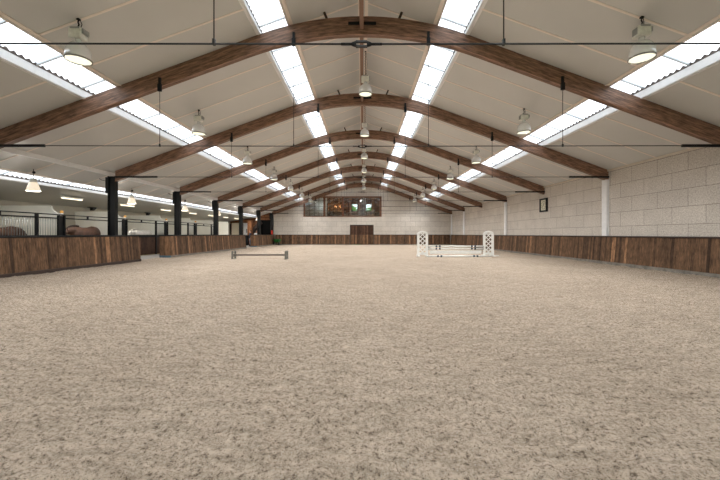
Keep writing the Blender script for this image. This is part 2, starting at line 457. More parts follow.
# joint strips across the slope, four to a bay
seam_y = []
k = -3
while AY(k) < YE:
    for j in range(4):
        y = AY(k) + BAY*j/4 + .12
        if YN < y < YE-.1: seam_y.append(y)
    k += 1
mb = MB()
for y in seam_y:
    for sx, lst in ((1, ROOFS), (-1, ROOFL)):
        for a, b in lst:
            b2 = min(b, XW-.01) if sx > 0 else b
            if a == 0: a = .16
            mb.bar((sx*a, y, RZ(a)-.004), (sx*b2, y, RZ(b2)-.004), .055, .016)
struct('trim_1', mb, 'seam', label='pale joint strips between the ceiling panels')
mb = MB()
for sx in (-1, 1):
    mb.bar((sx*.10, YN, RZ(.10)-.01), (sx*.10, YE, RZ(.10)-.01), .10, .03)
struct('trim_2', mb, 'seam', label='pale ridge trim on both sides of the ridge')
mb = MB(); mb.bar((XW-.03, YN, RZ(XW)-.03), (XW-.03, YE, RZ(XW)-.03), .05, .07); struct('trim_3', mb, 'cream', label='pale trim along the top of the right wall')
mb = MB(); mb.box(-11.21, -11.10, YN, YE, RZ(11.15)-.13, RZ(11.15)+.02); struct('trim_4', mb, 'whitetrim', label='pale eaves trim above the column row')

# ------------------------------------------------------------------ skylights
def skylight(idx, sx, a, b, t, label):
    root = bpy.data.objects.new('window_%d' % idx, None); COL.objects.link(root); root['kind'] = 'structure'; root['label'] = label
    ORG[root.name] = Vector((0,0,0))
    y0, y1 = YN+.3, YE-.05
    # corrugated sheet
    mb = MB(); pitch, amp, n = .177, .026, 8
    steps = int((y1-y0)/pitch*n); i0 = len(mb.v)
    for k in range(steps+1):
        y = y0 + k*pitch/n; dz = amp*math.sin(2*PI*k/n)
        for x in (a-.06, b+.12): mb.v.append((sx*x, y, RZ(x)+t+dz))
    for k in range(steps):
        mb.face((i0+2*k, i0+2*k+1, i0+2*k+3, i0+2*k+2), 0, True)
    build('corrugated_sheet', mb, 'sheet', root, fix=False)
    # upstands with white reveals
    mb = MB()
    mb.hexa([(sx*(b-.03),y0,RZ(b)-.012),(sx*(b-.004),y0,RZ(b)-.012),(sx*(b-.004),y1,RZ(b)-.012),(sx*(b-.03),y1,RZ(b)-.012),(sx*(b-.03),y0,RZ(b)+t-.05),(sx*(b-.004),y0,RZ(b)+t-.05),(sx*(b-.004),y1,RZ(b)+t-.05),(sx*(b-.03),y1,RZ(b)+t-.05)])
    mb.bar((sx*(b+.045), y0, RZ(b+.045)-.004), (sx*(b+.045), y1, RZ(b+.045)-.004), .09, .02)
    build('outer_upstand', mb, 'whitetrim', root)
    mb = MB(); mb.box(min(sx*(a+.03), sx*(a+.004)), max(sx*(a+.03), sx*(a+.004)), y0, y1, RZ(a)-.02, RZ(a)+t-.04)
    mb.bar((sx*(a-.06), y0, RZ(a-.06)-.004), (sx*(a-.06), y1, RZ(a-.06)-.004), .12, .02)
    build('inner_upstand', mb, 'seam', root)
    mb = MB()                                       # foam filler under the waves
    for k in range(steps):
        ya = y0 + k*pitch/n; yb = y0 + (k+1)*pitch/n
        zA = amp*math.sin(2*PI*k/n); zB = amp*math.sin(2*PI*(k+1)/n); zb_ = RZ(b)+t-.05
        mb.quad([(sx*(b-.034), ya, zb_-.02), (sx*(b-.034), yb, zb_-.02), (sx*(b-.034), yb, zb_+.05+zB), (sx*(b-.034), ya, zb_+.05+zA)])
    build('wave_filler', mb, 'filler', root, fix=False)
    for y in seam_y:
        if y < 3: continue
        mb = MB(); mb.bar((sx*a, y-.35, RZ(a)+t-.05), (sx*b, y-.35, RZ(b)+t-.05), .035, .045); build('glazing_bar', mb, 'galv', root)
    # light portal in the opening: guides daylight sampling, gives off nothing itself
    la = bpy.data.lights.new('skylight_portal', 'AREA'); la.shape = 'RECTANGLE'
    w = (b-a)/math.cos(math.atan(RS)); la.size = w; la.size_y = y1-y0
    la.cycles.is_portal = True
    lo = bpy.data.objects.new('skylight_portal', la); COL.objects.link(lo)
    m = (a+b)/2; lo.location = (sx*m, (y0+y1)/2, RZ(m)-.02); lo.rotation_euler = (0, sx*math.atan(RS), 0)
skylight(1, -1, 2.13, 2.95, .16, 'corrugated clear skylight strip left of the ridge')
skylight(2, 1, 2.13, 2.95, .16, 'corrugated clear skylight strip right of the ridge')
skylight(3, -1, 7.01, 7.94, .26, 'corrugated clear skylight strip low on the left slope')
skylight(4, 1, 7.01, 7.94, .26, 'corrugated clear skylight strip low on the right slope')
skylight(5, -1, 12.44, 13.03, .15, 'corrugated clear skylight strip above the stable aisle')

# ------------------------------------------------------------------ timber roof trusses
def arch_bottom(x):
    x = abs(x); xb = 3.3; v = .457
    if x >= xb: return R0 - v - RS*x
    th = math.atan(RS); R = xb/math.sin(th); return (R0 - v - RS*xb) + (math.sqrt(R*R-x*x) - R*math.cos(th))
def arch_top(x):
    x = abs(x); xt = 3.0
    if x >= xt: return R0 - RS*x - .003
    th = math.atan(RS); R = xt/math.sin(th); return (R0 - RS*xt) + (math.sqrt(R*R-x*x) - R*math.cos(th)) - .003
TZ0 = E + 2.51
def truss(k):
    y = AY(k); TZ = TZ0 if k > 1 else E + 2.525
    if k == 8: y = YE - .12
    where = ('roof truss nearest the camera: only its black tie rod and turnbuckle show' if k == 1 else
             'arched timber roof truss set against the far gable wall' if k == 8 else
             '%s fully visible arched timber roof truss counted from the camera' % ['', '', 'first', 'second', 'third', 'fourth', 'fifth', 'sixth'][k])
    root = thing('roof_truss', where, 'roof truss', (0, y, TZ), 'arched timber roof trusses')
    mb = MB(); hw = .09; xs = np.linspace(-10.92, XW, 97); L = 0; P = None
    for x in xs:
        b, t = arch_bottom(x), arch_top(x)
        if P:
            x0, b0, t0, L0 = P; L = L0 + math.hypot(x-x0, b-b0)
            for sy in (-1, 1):
                pts = [(x0, y+sy*hw, b0), (x, y+sy*hw, b), (x, y+sy*hw, t), (x0, y+sy*hw, t0)]
                mb.quad(pts, 0, [(L0, 0+k*3), (L, k*3), (L, t-b+k*3), (L0, t0-b0+k*3)])
            mb.quad([(x0,y-hw,b0),(x0,y+hw,b0),(x,y+hw,b),(x,y-hw,b)], 0, [(L0,5+k),(L0,5.18+k),(L,5.18+k),(L,5+k)])
            mb.quad([(x0,y-hw,t0),(x0,y+hw,t0),(x,y+hw,t),(x,y-hw,t)], 0, [(L0,6),(L0,6.18),(L,6.18),(L,6)])
        P = (x, b, t, L)
    for x in (xs[0], xs[-1]):
        mb.quad([(x,y-hw,arch_bottom(x)),(x,y+hw,arch_bottom(x)),(x,y+hw,arch_top(x)),(x,y-hw,arch_top(x))], 0, [(0,0),(.18,0),(.18,.4),(0,.4)])
    build('arched_beam', mb, 'glulam', root)
    yt = y - (.115 if k > 1 else 0)
    mb = MB(); mb.tube([(-9.1, yt, TZ), (-.16, yt, TZ-.015)], .0125); mb.tube([(.12, yt, TZ-.015), (9.1, yt, TZ)], .0125)
    build('tie_rod', mb, 'blackrod', root)
    mb = MB(); c = -.02; zt = TZ-.015
    mb.box(c-.075, c+.075, yt-.02, yt+.02, zt+.02, zt+.042); mb.box(c-.075, c+.075, yt-.02, yt+.02, zt-.042, zt-.02)
    for sx in (-1, 1):
        mb.tube([(c+sx*.07, yt, zt), (c+sx*.13, yt, zt)], [.042, .024]); mb.tube([(c+sx*.12, yt, zt), (c+sx*.27, yt, zt)], .018)
    build('turnbuckle', mb, 'black', root)
    for x0, x1 in ((-10.92, -9.05), (9.07, XW)):
        mb = MB(); mb.bar((x0, yt, TZ), (x1, yt, TZ), .05, .075); mb.box(x0 if x0 < 0 else x1-.30, x0+.30 if x0 < 0 else x1, yt-.02, y-.088, TZ-.03, TZ+.03)
        build('end_bracket', mb, 'black', root)
    for hx in (-5.78, -1.97, 1.86, 5.68):
        zb = arch_bottom(hx)
        mb = MB(); mb.tube([(hx, yt, zb-.12), (hx, yt, TZ)], .0085, 6); mb.box(hx-.016, hx+.016, yt-.02, yt+.02, TZ-.03, TZ+.05)
        h = build('hanger_rod', mb, 'blackrod', root)
        mb = MB(); mb.box(hx-.035, hx+.035, yt-.02, y-.088, zb+.02, zb+.24); mb.box(hx-.05, hx+.05, yt-.035, y-.088, zb-.15, zb+.06)
        build('hanger_clip', mb, 'black', h)
    mb = MB(); mb.box(-.42, .37, y-.115, y-.088, E+5.96, E+6.04); build('ridge_plate', mb, 'black', root)
    for sx in (-1, 1):
        x0 = sx*1.0; x1 = sx*1.06
        mb = MB(); mb.bar((x0, y, arch_top(x0)-.06), (x1*1.06, y, RZ(x1)-.0), .065, .065, up=(0,1,0)); build('strut', mb, 'cap_dark', root)
    return root
for k in range(1, 9): truss(k)
# ridge timbers between the trusses
for k in range(0, 8):
    y0, y1 = AY(k)+.1, AY(k+1)-.12 if k < 7 else YE-.245
    if k == 0: y0 = -.8
    lab = 'ridge timber running up to the %s roof truss from the camera' % ['nearest', 'second', 'third', 'fourth', 'fifth', 'sixth', 'seventh', 'eighth'][k]
    mb = MB(); mb.box(-.085, .015, y0, y1, E+5.82, E+6.16); mb.box(-.10, -.086, y0, y1, E+5.95, E+6.02)
    o = build('ridge_timber', mb, 'glulam', None, (0, y0, E+5.82)); tag(o, lab, 'timber beam', 'ridge timbers'); o['kind'] = 'thing'

# ------------------------------------------------------------------ black steel columns (left)
for k in range(1, 9):
    y = AY(k) if k < 8 else YE-.14
    xl, xr = -11.25, -10.93
    lab = ('black steel column out of frame by the camera' if k < 3 else '%s black steel column from the left edge of the row' % ['', '', '', 'first', 'second', 'third', 'fourth', 'fifth', 'sixth and last'][k])
    if k < 3: continue
    r = thing('steel_column', lab, 'column', (-11.1, y, 0), 'black steel columns along the stable')
    mb = MB(); zt = RZ(11.25)-.11; CZ = 1.236
    mb.box(xl, xl+.03, y-.1, y+.1, CZ, zt); mb.box(xr-.03, xr, y-.1, y+.1, CZ, zt); mb.box(xl+.029, xr-.029, y-.03, y+.03, CZ, zt)
    build('shaft', mb, 'black', r)
    mb = MB(); mb.box(xl-.10, xl, y-.1, y+.1, zt-.75, zt-.05); build('head_plate', mb, 'black', r)
    mb = MB(); mb.tube([(xl-.1, y-.05, zt-.22), (xl-.30, y-.05, zt-.17), (xl-.40, y-.05, zt-.10)], .014, 6); build('stay', mb, 'blackrod', r)
# pale pilasters on the right wall
n = 5
for k in (3, 5, 7, 8):
    y = AY(k)+.02 if k < 8 else YE-.16
    mb = MB(); mb.box(XW-.12, XW+.01, y-.15, y+.15, KZ+.036, arch_bottom(XW-.1)-.002)
    struct('trim_%d' % n, mb, 'whitetrim', label='pale pilaster on the right wall'); n += 1

# ------------------------------------------------------------------ kick walls
def planks_y(mb, xb, xt, y0, y1, z0, z1, th, w=.105):
    y = y0; sg = 1 if xb > 0 else -1
    while y < y1-.01:
        ww = w*random.uniform(.9, 1.12); ye = min(y+ww, y1); j = random.uniform(-.003, .003)
        a, b = xb+j, xt+j
        mb.hexa([(a,y+.003,z0),(a+sg*th,y+.003,z0),(a+sg*th,ye-.003,z0),(a,ye-.003,z0),(b,y+.003,z1),(b+sg*th,y+.003,z1),(b+sg*th,ye-.003,z1),(b,ye-.003,z1)])
        y = ye
def planks_x(mb, x0, x1, yb, yt, z0, z1, th, w=.105):
    x = x0
    while x < x1-.01:
        ww = w*random.uniform(.9, 1.12); xe = min(x+ww, x1); j = random.uniform(-.003, .003)
        a, b = yb+j, yt+j
        mb.hexa([(x+.003,a,z0),(xe-.003,a,z0),(xe-.003,a+th,z0),(x+.003,a+th,z0),(x+.003,b,z1),(xe-.003,b,z1),(xe-.003,b+th,z1),(x+.003,b+th,z1)])
        x = xe
def kick_left(y0, y1, label):
    r = thing('kick_wall', label, 'kick wall', (-10.9, y0, 0), 'timber kick walls along the stable')
    mb = MB(); planks_y(mb, -10.72, -10.82, y0, y1, .07, KZ, .03)
    build('plank_face', mb, 'planks', r)
    mb = MB(); planks_y(mb, -11.34, -11.34, y0, y1, 0, KZ, .02)
    build('back_boards', mb, 'planks_dark', r)
    mb = MB()
    for ye in ((y0,) if y0 > 10 else (y1-.03,)):
        for q in range(4):
            xa = -11.33 + q*.145; xb = xa+.14
            mb.hexa([(xa,ye,.02),(min(xb,-10.76),ye,.02),(min(xb,-10.76),ye+.03,.02),(xa,ye+.03,.02),(xa,ye,KZ),(min(xb,-10.86),ye,KZ),(min(xb,-10.86),ye+.03,KZ),(xa,ye+.03,KZ)])
    build('end_boards', mb, 'planks', r)
    mb = MB(); mb.box(-11.40, -10.80, y0-.01, y1+.01, KZ, KZ+.055); bevel(build('cap_rail', mb, 'black', r), .006)
    mb = MB(); mb.box(-10.80, -10.69, y0, y1, -.06, .10); bevel(build('base_beam', mb, 'cap_dark' if y0 < 10 else 'kerb', r), .01)
    if y0 > 10:
        mb = MB(); mb.box(-11.30, -10.72, y0-.09, y0+.02, -.02, .10); bevel(build('base_plate', mb, 'bluerub', r), .01)
    return r
kick_left(YN+.3, 16.6, 'long timber kick wall at far left, in front of the first stall')
kick_left(19.2, 31.6, 'middle timber kick wall between the two gaps on the left side')
kick_left(34.7, YE-.03, 'short timber kick wall at the far left, ending at the gable wall')
r = thing('kick_wall', 'long timber kick wall along the right block wall', 'kick wall', (10.7, 0, 0))
mb = MB(); planks_y(mb, 10.66, 10.75, YN+.3, YE-.12, .10, KZ-.02, .03); build('plank_face', mb, 'planks', r)
mb = MB(); mb.box(10.71, XW-.002, YN+.3, YE-.13, KZ-.02, KZ+.035); bevel(build('cap_rail', mb, 'cap_dark', r), .008)
mb = MB(); mb.box(10.62, XW, YN+.3, YE, -.1, .095); build('kerb', mb, 'kerb', r)
r = thing('kick_wall', 'timber kick wall across the foot of the far gable wall', 'kick wall', (0, YE-.2, 0))
mb = MB(); planks_x(mb, -10.68, DX0, YE-.16, YE-.06, .05, KZ+.0, .03); build('plank_face', mb, 'planks', r); mb = MB(); planks_x(mb, DX1, 10.61, YE-.16, YE-.06, .05, KZ+.0, .03); build('plank_face', mb, 'planks', r)

for a_, b_ in ((-10.68, DX0), (DX1, 10.61)):
    mb = MB(); mb.box(a_, b_, YE-.10, YE-.002, KZ, KZ+.04); build('cap_rail', mb, 'cap_dark', r)
for a_, b_ in ((-10.68, DX0), (DX1, 10.61)):
    mb = MB(); mb.box(a_, b_, YE-.2, YE-.002, -.05, .06); build('kerb', mb, 'kerb', r)

# ------------------------------------------------------------------ double door in the far wall
r = bpy.data.objects.new('door_1', None); COL.objects.link(r); r['kind'] = 'structure'; r.location = (0, YE, 0); ORG[r.name] = Vector((0, YE, 0))
r['label'] = 'double plank door in the middle of the far gable wall'
for x0, x1 in ((DX0+.09, -.155), (-.145, DX1-.09)):
    mb = MB(); planks_x(mb, x0, x1, YE+.03, YE+.03, KZ+.05, DZ-.09, .04); build('upper_leaf', mb, 'planks_dark', r)
    mb = MB(); planks_x(mb, x0, x1, YE-.05, YE-.03, .04, KZ+.03, .04); build('lower_leaf', mb, 'planks', r)
mb = MB(); mb.box(DX0, DX0+.09, YE-.03, YE+.15, 0, DZ); mb.box(DX1-.09, DX1, YE-.03, YE+.15, 0, DZ); mb.box(DX0, DX1, YE-.03, YE+.15, DZ-.09, DZ)
build('door_frame', mb, 'cap_dark', r)
mb = MB(); mb.box(DX0+.09, DX1-.09, YE+.09, YE+.13, 0, DZ-.09); build('backing', mb, 'cap_dark', r)

# ------------------------------------------------------------------ viewing gallery window and room
r = bpy.data.objects.new('window_6', None); COL.objects.link(r); r['kind'] = 'structure'; r.location = (0, YE, GZ0); ORG[r.name] = Vector((0, YE, GZ0))
r['label'] = 'wide timber framed viewing window high in the far gable wall'
mb = MB(); fy0, fy1 = YE-.06, YE+.18
mb.box(GX0, GX0+.2, fy0, fy1, GZ0, GZ1); mb.box(GX1-.24, GX1, fy0, fy1, GZ0, GZ1)
mb.box(GX0+.2, GX1-.24, fy0, fy1, GZ0, GZ0+.08); mb.box(GX0+.2, GX1-.24, fy0, fy1, GZ1-.17, GZ1)
bevel(build('frame', mb, 'frame', r), .01)
for xp in (-4.72, -2.45):
    mb = MB(); mb.box(xp-.12, xp+.12, fy0+.01, fy1, GZ0+.08, GZ1-.17); build('mullion', mb, 'frame', r)
bays = [(GX0+.2, -4.84), (-4.60, -2.57), (-2.33, GX1-.24)]
for x0, x1 in bays:
    mb = MB(); mb.box(x0, x1, YE+.09, YE+.105, GZ0+.08, GZ1-.17); build('pane', mb, 'glass', r)
    nb = max(2, round((x1-x0)/.58))
    for q in range(1, nb):
        xx = x0 + (x1-x0)*q/nb
        mb = MB(); mb.box(xx-.018, xx+.018, YE+.07, YE+.13, GZ0+.08, GZ1-.17); build('glazing_bar', mb, 'black', r)
GY1 = 48.0; GF = GZ0-.12; GC = E+5.0
mb = MB(); mb.box(-9.5, 4.2, YE+.25, GY1, GF-.2, GF); struct('floor_gallery', mb, 'galfloor')
mb = MB(); mb.box(-9.5, 4.2, YE+.25, GY1, GC, GC+.1); struct('ceiling_gallery', mb, 'galceil')
mb = MB(); planks_y(mb, 4.0, 4.0, YE+.25, GY1, GF, GC, .1, .3); struct('wall_gallery_right', mb, 'galwall')
mb = MB(); mb.box(-9.5, -9.3, YE+.25, GY1, GF, GC); struct('wall_gallery_left', mb, 'wallwhite')
W2 = [(-1.60, -.72), (.36, 1.22)]; wz0, wz1 = E+3.15, E+4.18
mb = MB()
for x0, x1, z0, z1 in ((-5.0, W2[0][0], GF, GC), (W2[0][1], W2[1][0], GF, GC), (W2[1][1], 4.2, GF, GC), (W2[0][0], W2[0][1], GF, wz0), (W2[0][0], W2[0][1], wz1, GC), (W2[1][0], W2[1][1], GF, wz0), (W2[1][0], W2[1][1], wz1, GC)):
    planks_x(mb, x0, x1, GY1, GY1, z0, z1, .2, .25)
struct('wall_gallery_back', mb, 'galwall')
mb = MB(); mb.box(-9.5, -5.0, GY1, GY1+.2, GF, GC); struct('wall_gallery_back_left', mb, 'galv')
for i, (x0, x1) in enumerate(W2):
    rr = bpy.data.objects.new('window_%d' % (7+i), None); COL.objects.link(rr); rr['kind'] = 'structure'; rr.location = (x0, GY1, wz0); ORG[rr.name] = Vector((x0, GY1, wz0))
    rr['label'] = ['left', 'right'][i] + ' daylight window at the back of the viewing gallery'
    mb = MB(); mb.box(x0, x0+.06, GY1-.02, GY1+.2, wz0, wz1); mb.box(x1-.06, x1, GY1-.02, GY1+.2, wz0, wz1); mb.box(x0+.06, x1-.06, GY1-.02, GY1+.2, wz0, wz0+.06); mb.box(x0+.06, x1-.06, GY1-.02, GY1+.2, wz1-.06, wz1)
    build('frame', mb, 'black', rr)
    mb = MB(); mb.box(x0+.06, x1-.06, GY1+.09, GY1+.1, wz0+.06, wz1-.06); build('pane', mb, 'glass', rr)
# outside trees seen through the back windows
def tree(x, y, h, rad, label, seed):
    rnd = random.Random(seed)
    t = thing('leafy_tree', label, 'tree', (x, y, 0))
    mb = MB(); mb.tube([(x, y, -.2), (x+.1, y, h*.4), (x, y, h*.75)], [.22, .16, .06]); build('trunk', mb, 'bark', t)
    mb = MB()
    for q in range(1500):
        d = Vector((rnd.gauss(0,1), rnd.gauss(0,1), rnd.gauss(0,1))).normalized()*rad*rnd.uniform(.55, 1.05)
        c = Vector((x, y, h*.68)) + Vector((d.x, d.y, d.z*.8)); a = Vector((rnd.uniform(-1,1), rnd.uniform(-1,1), rnd.uniform(-1,1))).normalized()*.16; b = a.cross(d).normalized()*.09
        mb.quad([c-a, c+b, c+a, c-b])
    build('crown', mb, 'leaf', t, fix=False)
tree(-2.15, 53.5, 7.0, 1.35, 'leafy tree seen through the left back window of the gallery', 1)
tree(1.75, 56.0, 6.8, 1.5, 'leafy tree seen through the right back window of the gallery', 2)

# gallery furniture
def gal_table(x, y, label):
    t = thing('bistro_table', label, 'table', (x, y, GF), 'gallery tables')
    mb = MB(); mb.box(x-.45, x+.45, y-.4, y+.4, GF+.72, GF+.76); bevel(build('tabletop', mb, 'furn', t), .01)
    mb = MB(); mb.tube([(x, y, GF+.03), (x, y, GF+.72)], .035); mb.box(x-.25, x+.25, y-.25, y+.25, GF, GF+.03); build('pedestal', mb, 'furn', t)
def gal_chair(x, y, s, label):
    t = thing('gallery_chair', label, 'chair', (x, y, GF), 'gallery chairs')
    mb = MB(); mb.box(x-.22, x+.22, y-.22, y+.22, GF+.44, GF+.49); bevel(build('seat', mb, 'furn', t), .015)
    mb = MB(); xb = x+s*.21; mb.hexa([(xb-.02,y-.2,GF+.49),(xb+.02,y-.2,GF+.49),(xb+.02,y+.2,GF+.49),(xb-.02,y+.2,GF+.49),(xb+s*.07-.02,y-.2,GF+.92),(xb+s*.07+.02,y-.2,GF+.92),(xb+s*.07+.02,y+.2,GF+.92),(xb+s*.07-.02,y+.2,GF+.92)]); build('backrest', mb, 'furn', t)
    for dx in (-.19, .19):
        for dy in (-.19, .19):
            mb = MB(); mb.tube([(x+dx, y+dy, GF), (x+dx*.95, y+dy*.95, GF+.45)], .018, 6); build('leg', mb, 'furn', t)
gal_table(-.35, 44.2, 'dark table in the gallery below the left back window')
gal_table(1.0, 44.4, 'dark table in the gallery near the right end of the window')
gal_chair(-1.15, 44.2, -1, 'dark chair left of the first gallery table')
gal_chair(.32, 43.6, 1, 'dark chair between the two gallery tables')
gal_chair(1.80, 44.9, 1, 'dark chair right of the second gallery table')
gal_chair(-2.15, 44.0, -1, 'dark chair by the middle mullion of the gallery window')
t = thing('bar_counter', 'dark bar counter below the pendant bulbs in the gallery', 'counter', (-3.4, 46, GF))
mb = MB(); mb.box(-4.7, -2.4, 45.7, 46.3, GF, GF+1.02); build('body', mb, 'furn', t)
mb = MB(); mb.box(-4.8, -2.3, 45.6, 46.4, GF+1.02, GF+1.08); build('worktop', mb, 'galfloor', t)
t = thing('wall_shelf', 'brown back-bar shelving on the gallery rear wall', 'shelf', (-3.5, 47.8, GF+1.2))
mb = MB(); mb.box(-4.8, -2.2, 47.55, 47.97, GF+1.1, GF+1.14); mb.box(-4.8, -2.2, 47.55, 47.97, GF+1.6, GF+1.64); mb.box(-4.8, -2.2, 47.55, 47.97, GF+2.1, GF+2.14)
for x in (-4.8, -3.5, -2.24): mb.box(x, x+.04, 47.55, 47.97, GF+.9, GF+2.3)
build('rack', mb, 'cladding', t)
for i, x in enumerate((-3.68, -3.02)):
    t = thing('pendant_bulb', ['left', 'right'][i] + ' glowing orange pendant bulb over the gallery bar', 'lamp', (x, 45.4, GC), 'pendant bulbs over the bar')
    mb = MB(); mb.tube([(x, 45.4, E+3.78), (x, 45.4, GC)], .01, 6); build('cord', mb, 'black', t)
    mb = MB(); mb.lathe([(.03, .12), (.05, .08), (.16, -.06), (.15, -.06), (.04, .07)], (x, 45.4, E+3.75)); build('shade', mb, 'frame', t)
    mb = MB(); mb.ball((x, 45.4, E+3.66), .06); build('bulb', mb, 'bulb', t)
    la = bpy.data.lights.new('bulb_light', 'POINT'); la.energy = 60; la.color = (1, .62, .32); la.shadow_soft_size = .1
    lo = bpy.data.objects.new('bulb_light', la); COL.objects.link(lo); lo.location = (x, 45.4, E+3.5)
for i, (x, y) in enumerate(((-.15, 45.0), (-6.2, 44.6))):
    t = thing('ceiling_lamp', ['white dome ceiling lamp between the two gallery back windows', 'dark dome ceiling lamp at the left end of the gallery'][i], 'lamp', (x, y, GC))
    mb = MB(); mb.tube([(x, y, GC-.5), (x, y, GC)], .012, 6); build('cord', mb, 'black', t)
    mb = MB(); mb.lathe([(.04, 0), (.12, -.04), (.22, -.16), (.24, -.24), (.22, -.24), (.1, -.08), (.02, -.05)], (x, y, GC-.45)); build('shade', mb, ['jwhite', 'furn'][i], t)
    la = bpy.data.lights.new('gallery_light', 'POINT'); la.energy = [130, 22][i]; la.color = (1, .95, .9); la.shadow_soft_size = .15
    lo = bpy.data.objects.new('gallery_light', la); COL.objects.link(lo); lo.location = (x, y, GC-.8)

# ------------------------------------------------------------------ hanging bell lamps
def bell_lamp(label, chain, cable=False):
    r = thing('hanging_bell_lamp', label, 'lamp', (0, 0, 0), 'hanging bell lamps of the arena')
    mb = MB(); z = 0
    mb.box(-.03, .03, -.03, .03, -.03, 0)
    nl = max(3, int(chain/.05))
    for q in range(nl):
        z0 = -.02 - q*(chain-.02)/nl; z1 = -.02 - (q+1)*(chain-.02)/nl; off = .012*(-1)**q
        mb.tube([(off, 0, z0), (-off, 0, z1)], .014, 6)
    mb.tube([(.03, .0, -.02), (.06, .02, -chain*.5), (.03, 0, -chain)], .007, 6)
    build('chain', mb, 'black', r)
    c = -chain
    mb = MB(); mb.box(-.15, .13, -.1, .1, c-.21, c)
    bevel(build('gear_box', mb, 'gear', r), .02)
    mb = MB(); mb.box(-.155, -.10, -.07, .07, c-.17, c-.03); mb.box(.06, .17, -.08, .08, c-.12, c-.02); mb.box(-.1, .1, -.104, .104, c-.03, c+.008)
    build('gear_cover', mb, 'galv', r)
    mb = MB(); mb.tube([(0,0,c-.30), (0,0,c-.20)], .055, 12); build('neck', mb, 'alu', r)
    mb = MB(); b = c-.29
    mb.lathe([(r_*.86, z_) for r_, z_ in [(.05, 0), (.10, -.01), (.165, -.035), (.22, -.09), (.255, -.16), (.27, -.25), (.275, -.36), (.266, -.36), (.258, -.25), (.24, -.165), (.205, -.10), (.15, -.055), (.06, -.03)]], (0,0,b), 32)
    rf = build('reflector', mb, 'alu', r)
    mb = MB(); mb.lathe([(.231, -.345), (.245, -.345), (.245, -.372), (.226, -.372), (.226, -.345)], (0,0,b), 32); build('rim', mb, 'rubber', rf)
    mb = MB(); mb.disc((0,0,b-.355), .226, 32); build('lens', mb, 'lens', r)
    return r
LY = [AY(k)+BAY/2 for k in range(1, 8)]
LY = [v_+.08 for v_ in LY]
NEARY = [AY(0)+BAY/2, AY(-1)+BAY/2]
pl = bell_lamp('x', .23); pc = bell_lamp('x', .95)
fl = fc = True
def bell_light(x, y, z):
    la = bpy.data.lights.new('lamp_beam', 'AREA'); la.shape = 'DISK'; la.size = .5; la.energy = LAMP_W; la.color = (1, .985, .955); la.spread = math.radians(150)
    lo = bpy.data.objects.new('lamp_beam', la); COL.objects.link(lo); lo.location = (x, y, z)
LAMP_W = 78
for i, y in enumerate(LY):
    for sx, nm in ((-1, 'left'), (1, 'right')):
        x = 5.92 if sx > 0 else -6.04
        lab = '%s silver bell lamp from the camera in the %s row' % (ORD[i], nm)
        if fl: pl.location = (x, y, RZ(x)); pl['label'] = lab; fl = False
        else: copy_tree(pl, (x, y, RZ(x)), lab)
        bell_light(x, y, RZ(x)-.20-.29-.40)
    if i > 0:
        x = .09; lab = '%s silver bell lamp from the camera in the ridge row' % ORD[i-1]
        if fc: pc.location = (x, y, RZ(.1)); pc['label'] = lab; fc = False
        else: copy_tree(pc, (x, y, RZ(.1)), lab)
        bell_light(x, y, RZ(.1)-.95-.29-.40)

for i, y in enumerate(NEARY):  # unseen lamps added around the camera to brighten the near sand
    for x, nm in ((-5.97, 'left'), (5.97, 'right')):
        copy_tree(pl, (x, y, RZ(x)), 'silver bell lamp of the %s row %s the camera, unseen and added for light' % (nm, ['beside', 'behind'][i])); bell_light(x, y, RZ(x)-.89)
    copy_tree(pc, (.09, y, RZ(.1)), 'silver bell lamp of the ridge row %s the camera, unseen and added for light' % ['above', 'behind'][i]); bell_light(.09, y, RZ(.1)-1.64)
copy_tree(pc, (.09, LY[0], RZ(.1)), 'silver bell lamp of the ridge row just above the view, unseen and added for light'); bell_light(.09, LY[0], RZ(.1)-1.64)  # one more unseen ridge lamp, added for foreground light

# stable aisle lamps
def aisle_lamp(label):
    r = thing('opal_cone_lamp', label, 'lamp', (0,0,0), 'opal lamps along the stable aisle')
    mb = MB(); mb.tube([(0,0,0), (.02,0,-.1), (0,0,-.2), (0,0,-.34)], .012, 6); mb.ball((.02,0,-.12), .05); build('chain', mb, 'black', r)
    mb = MB(); mb.tube([(0,0,-.34), (0,0,-.36), (0,0,-.50)], [.07, .098, .105], 16); build('lamp_cap', mb, 'gear', r)
    mb = MB(); mb.lathe([(.09, -.47), (.12, -.50), (.165, -.64), (.215, -.80), (.206, -.80), (.155, -.64), (.11, -.50)], (0,0,0), 28); build('shade', mb, 'opal', r)
    mb = MB(); mb.ball((0,0,-.60), (.075,.075,.11)); build('bulb', mb, 'lens', r)
    return r
al = None
for i in range(1, 7):
    x, y = -12.05, AY(i+1)+BAY/2
    if y > YE-1: continue
    lab = '%s white cone lamp hanging in the stable aisle' % ORD[i-1]
    if al is None: al = aisle_lamp(lab); al.location = (x, y, RZ(x))
    else: copy_tree(al, (x, y, RZ(x)), lab)
    la = bpy.data.lights.new('aisle_light', 'POINT'); la.energy = 24; la.color = (1, .93, .84); la.shadow_soft_size = .2
    lo = bpy.data.objects.new('aisle_light', la); COL.objects.link(lo); lo.location = (x, y, RZ(x)-.95)
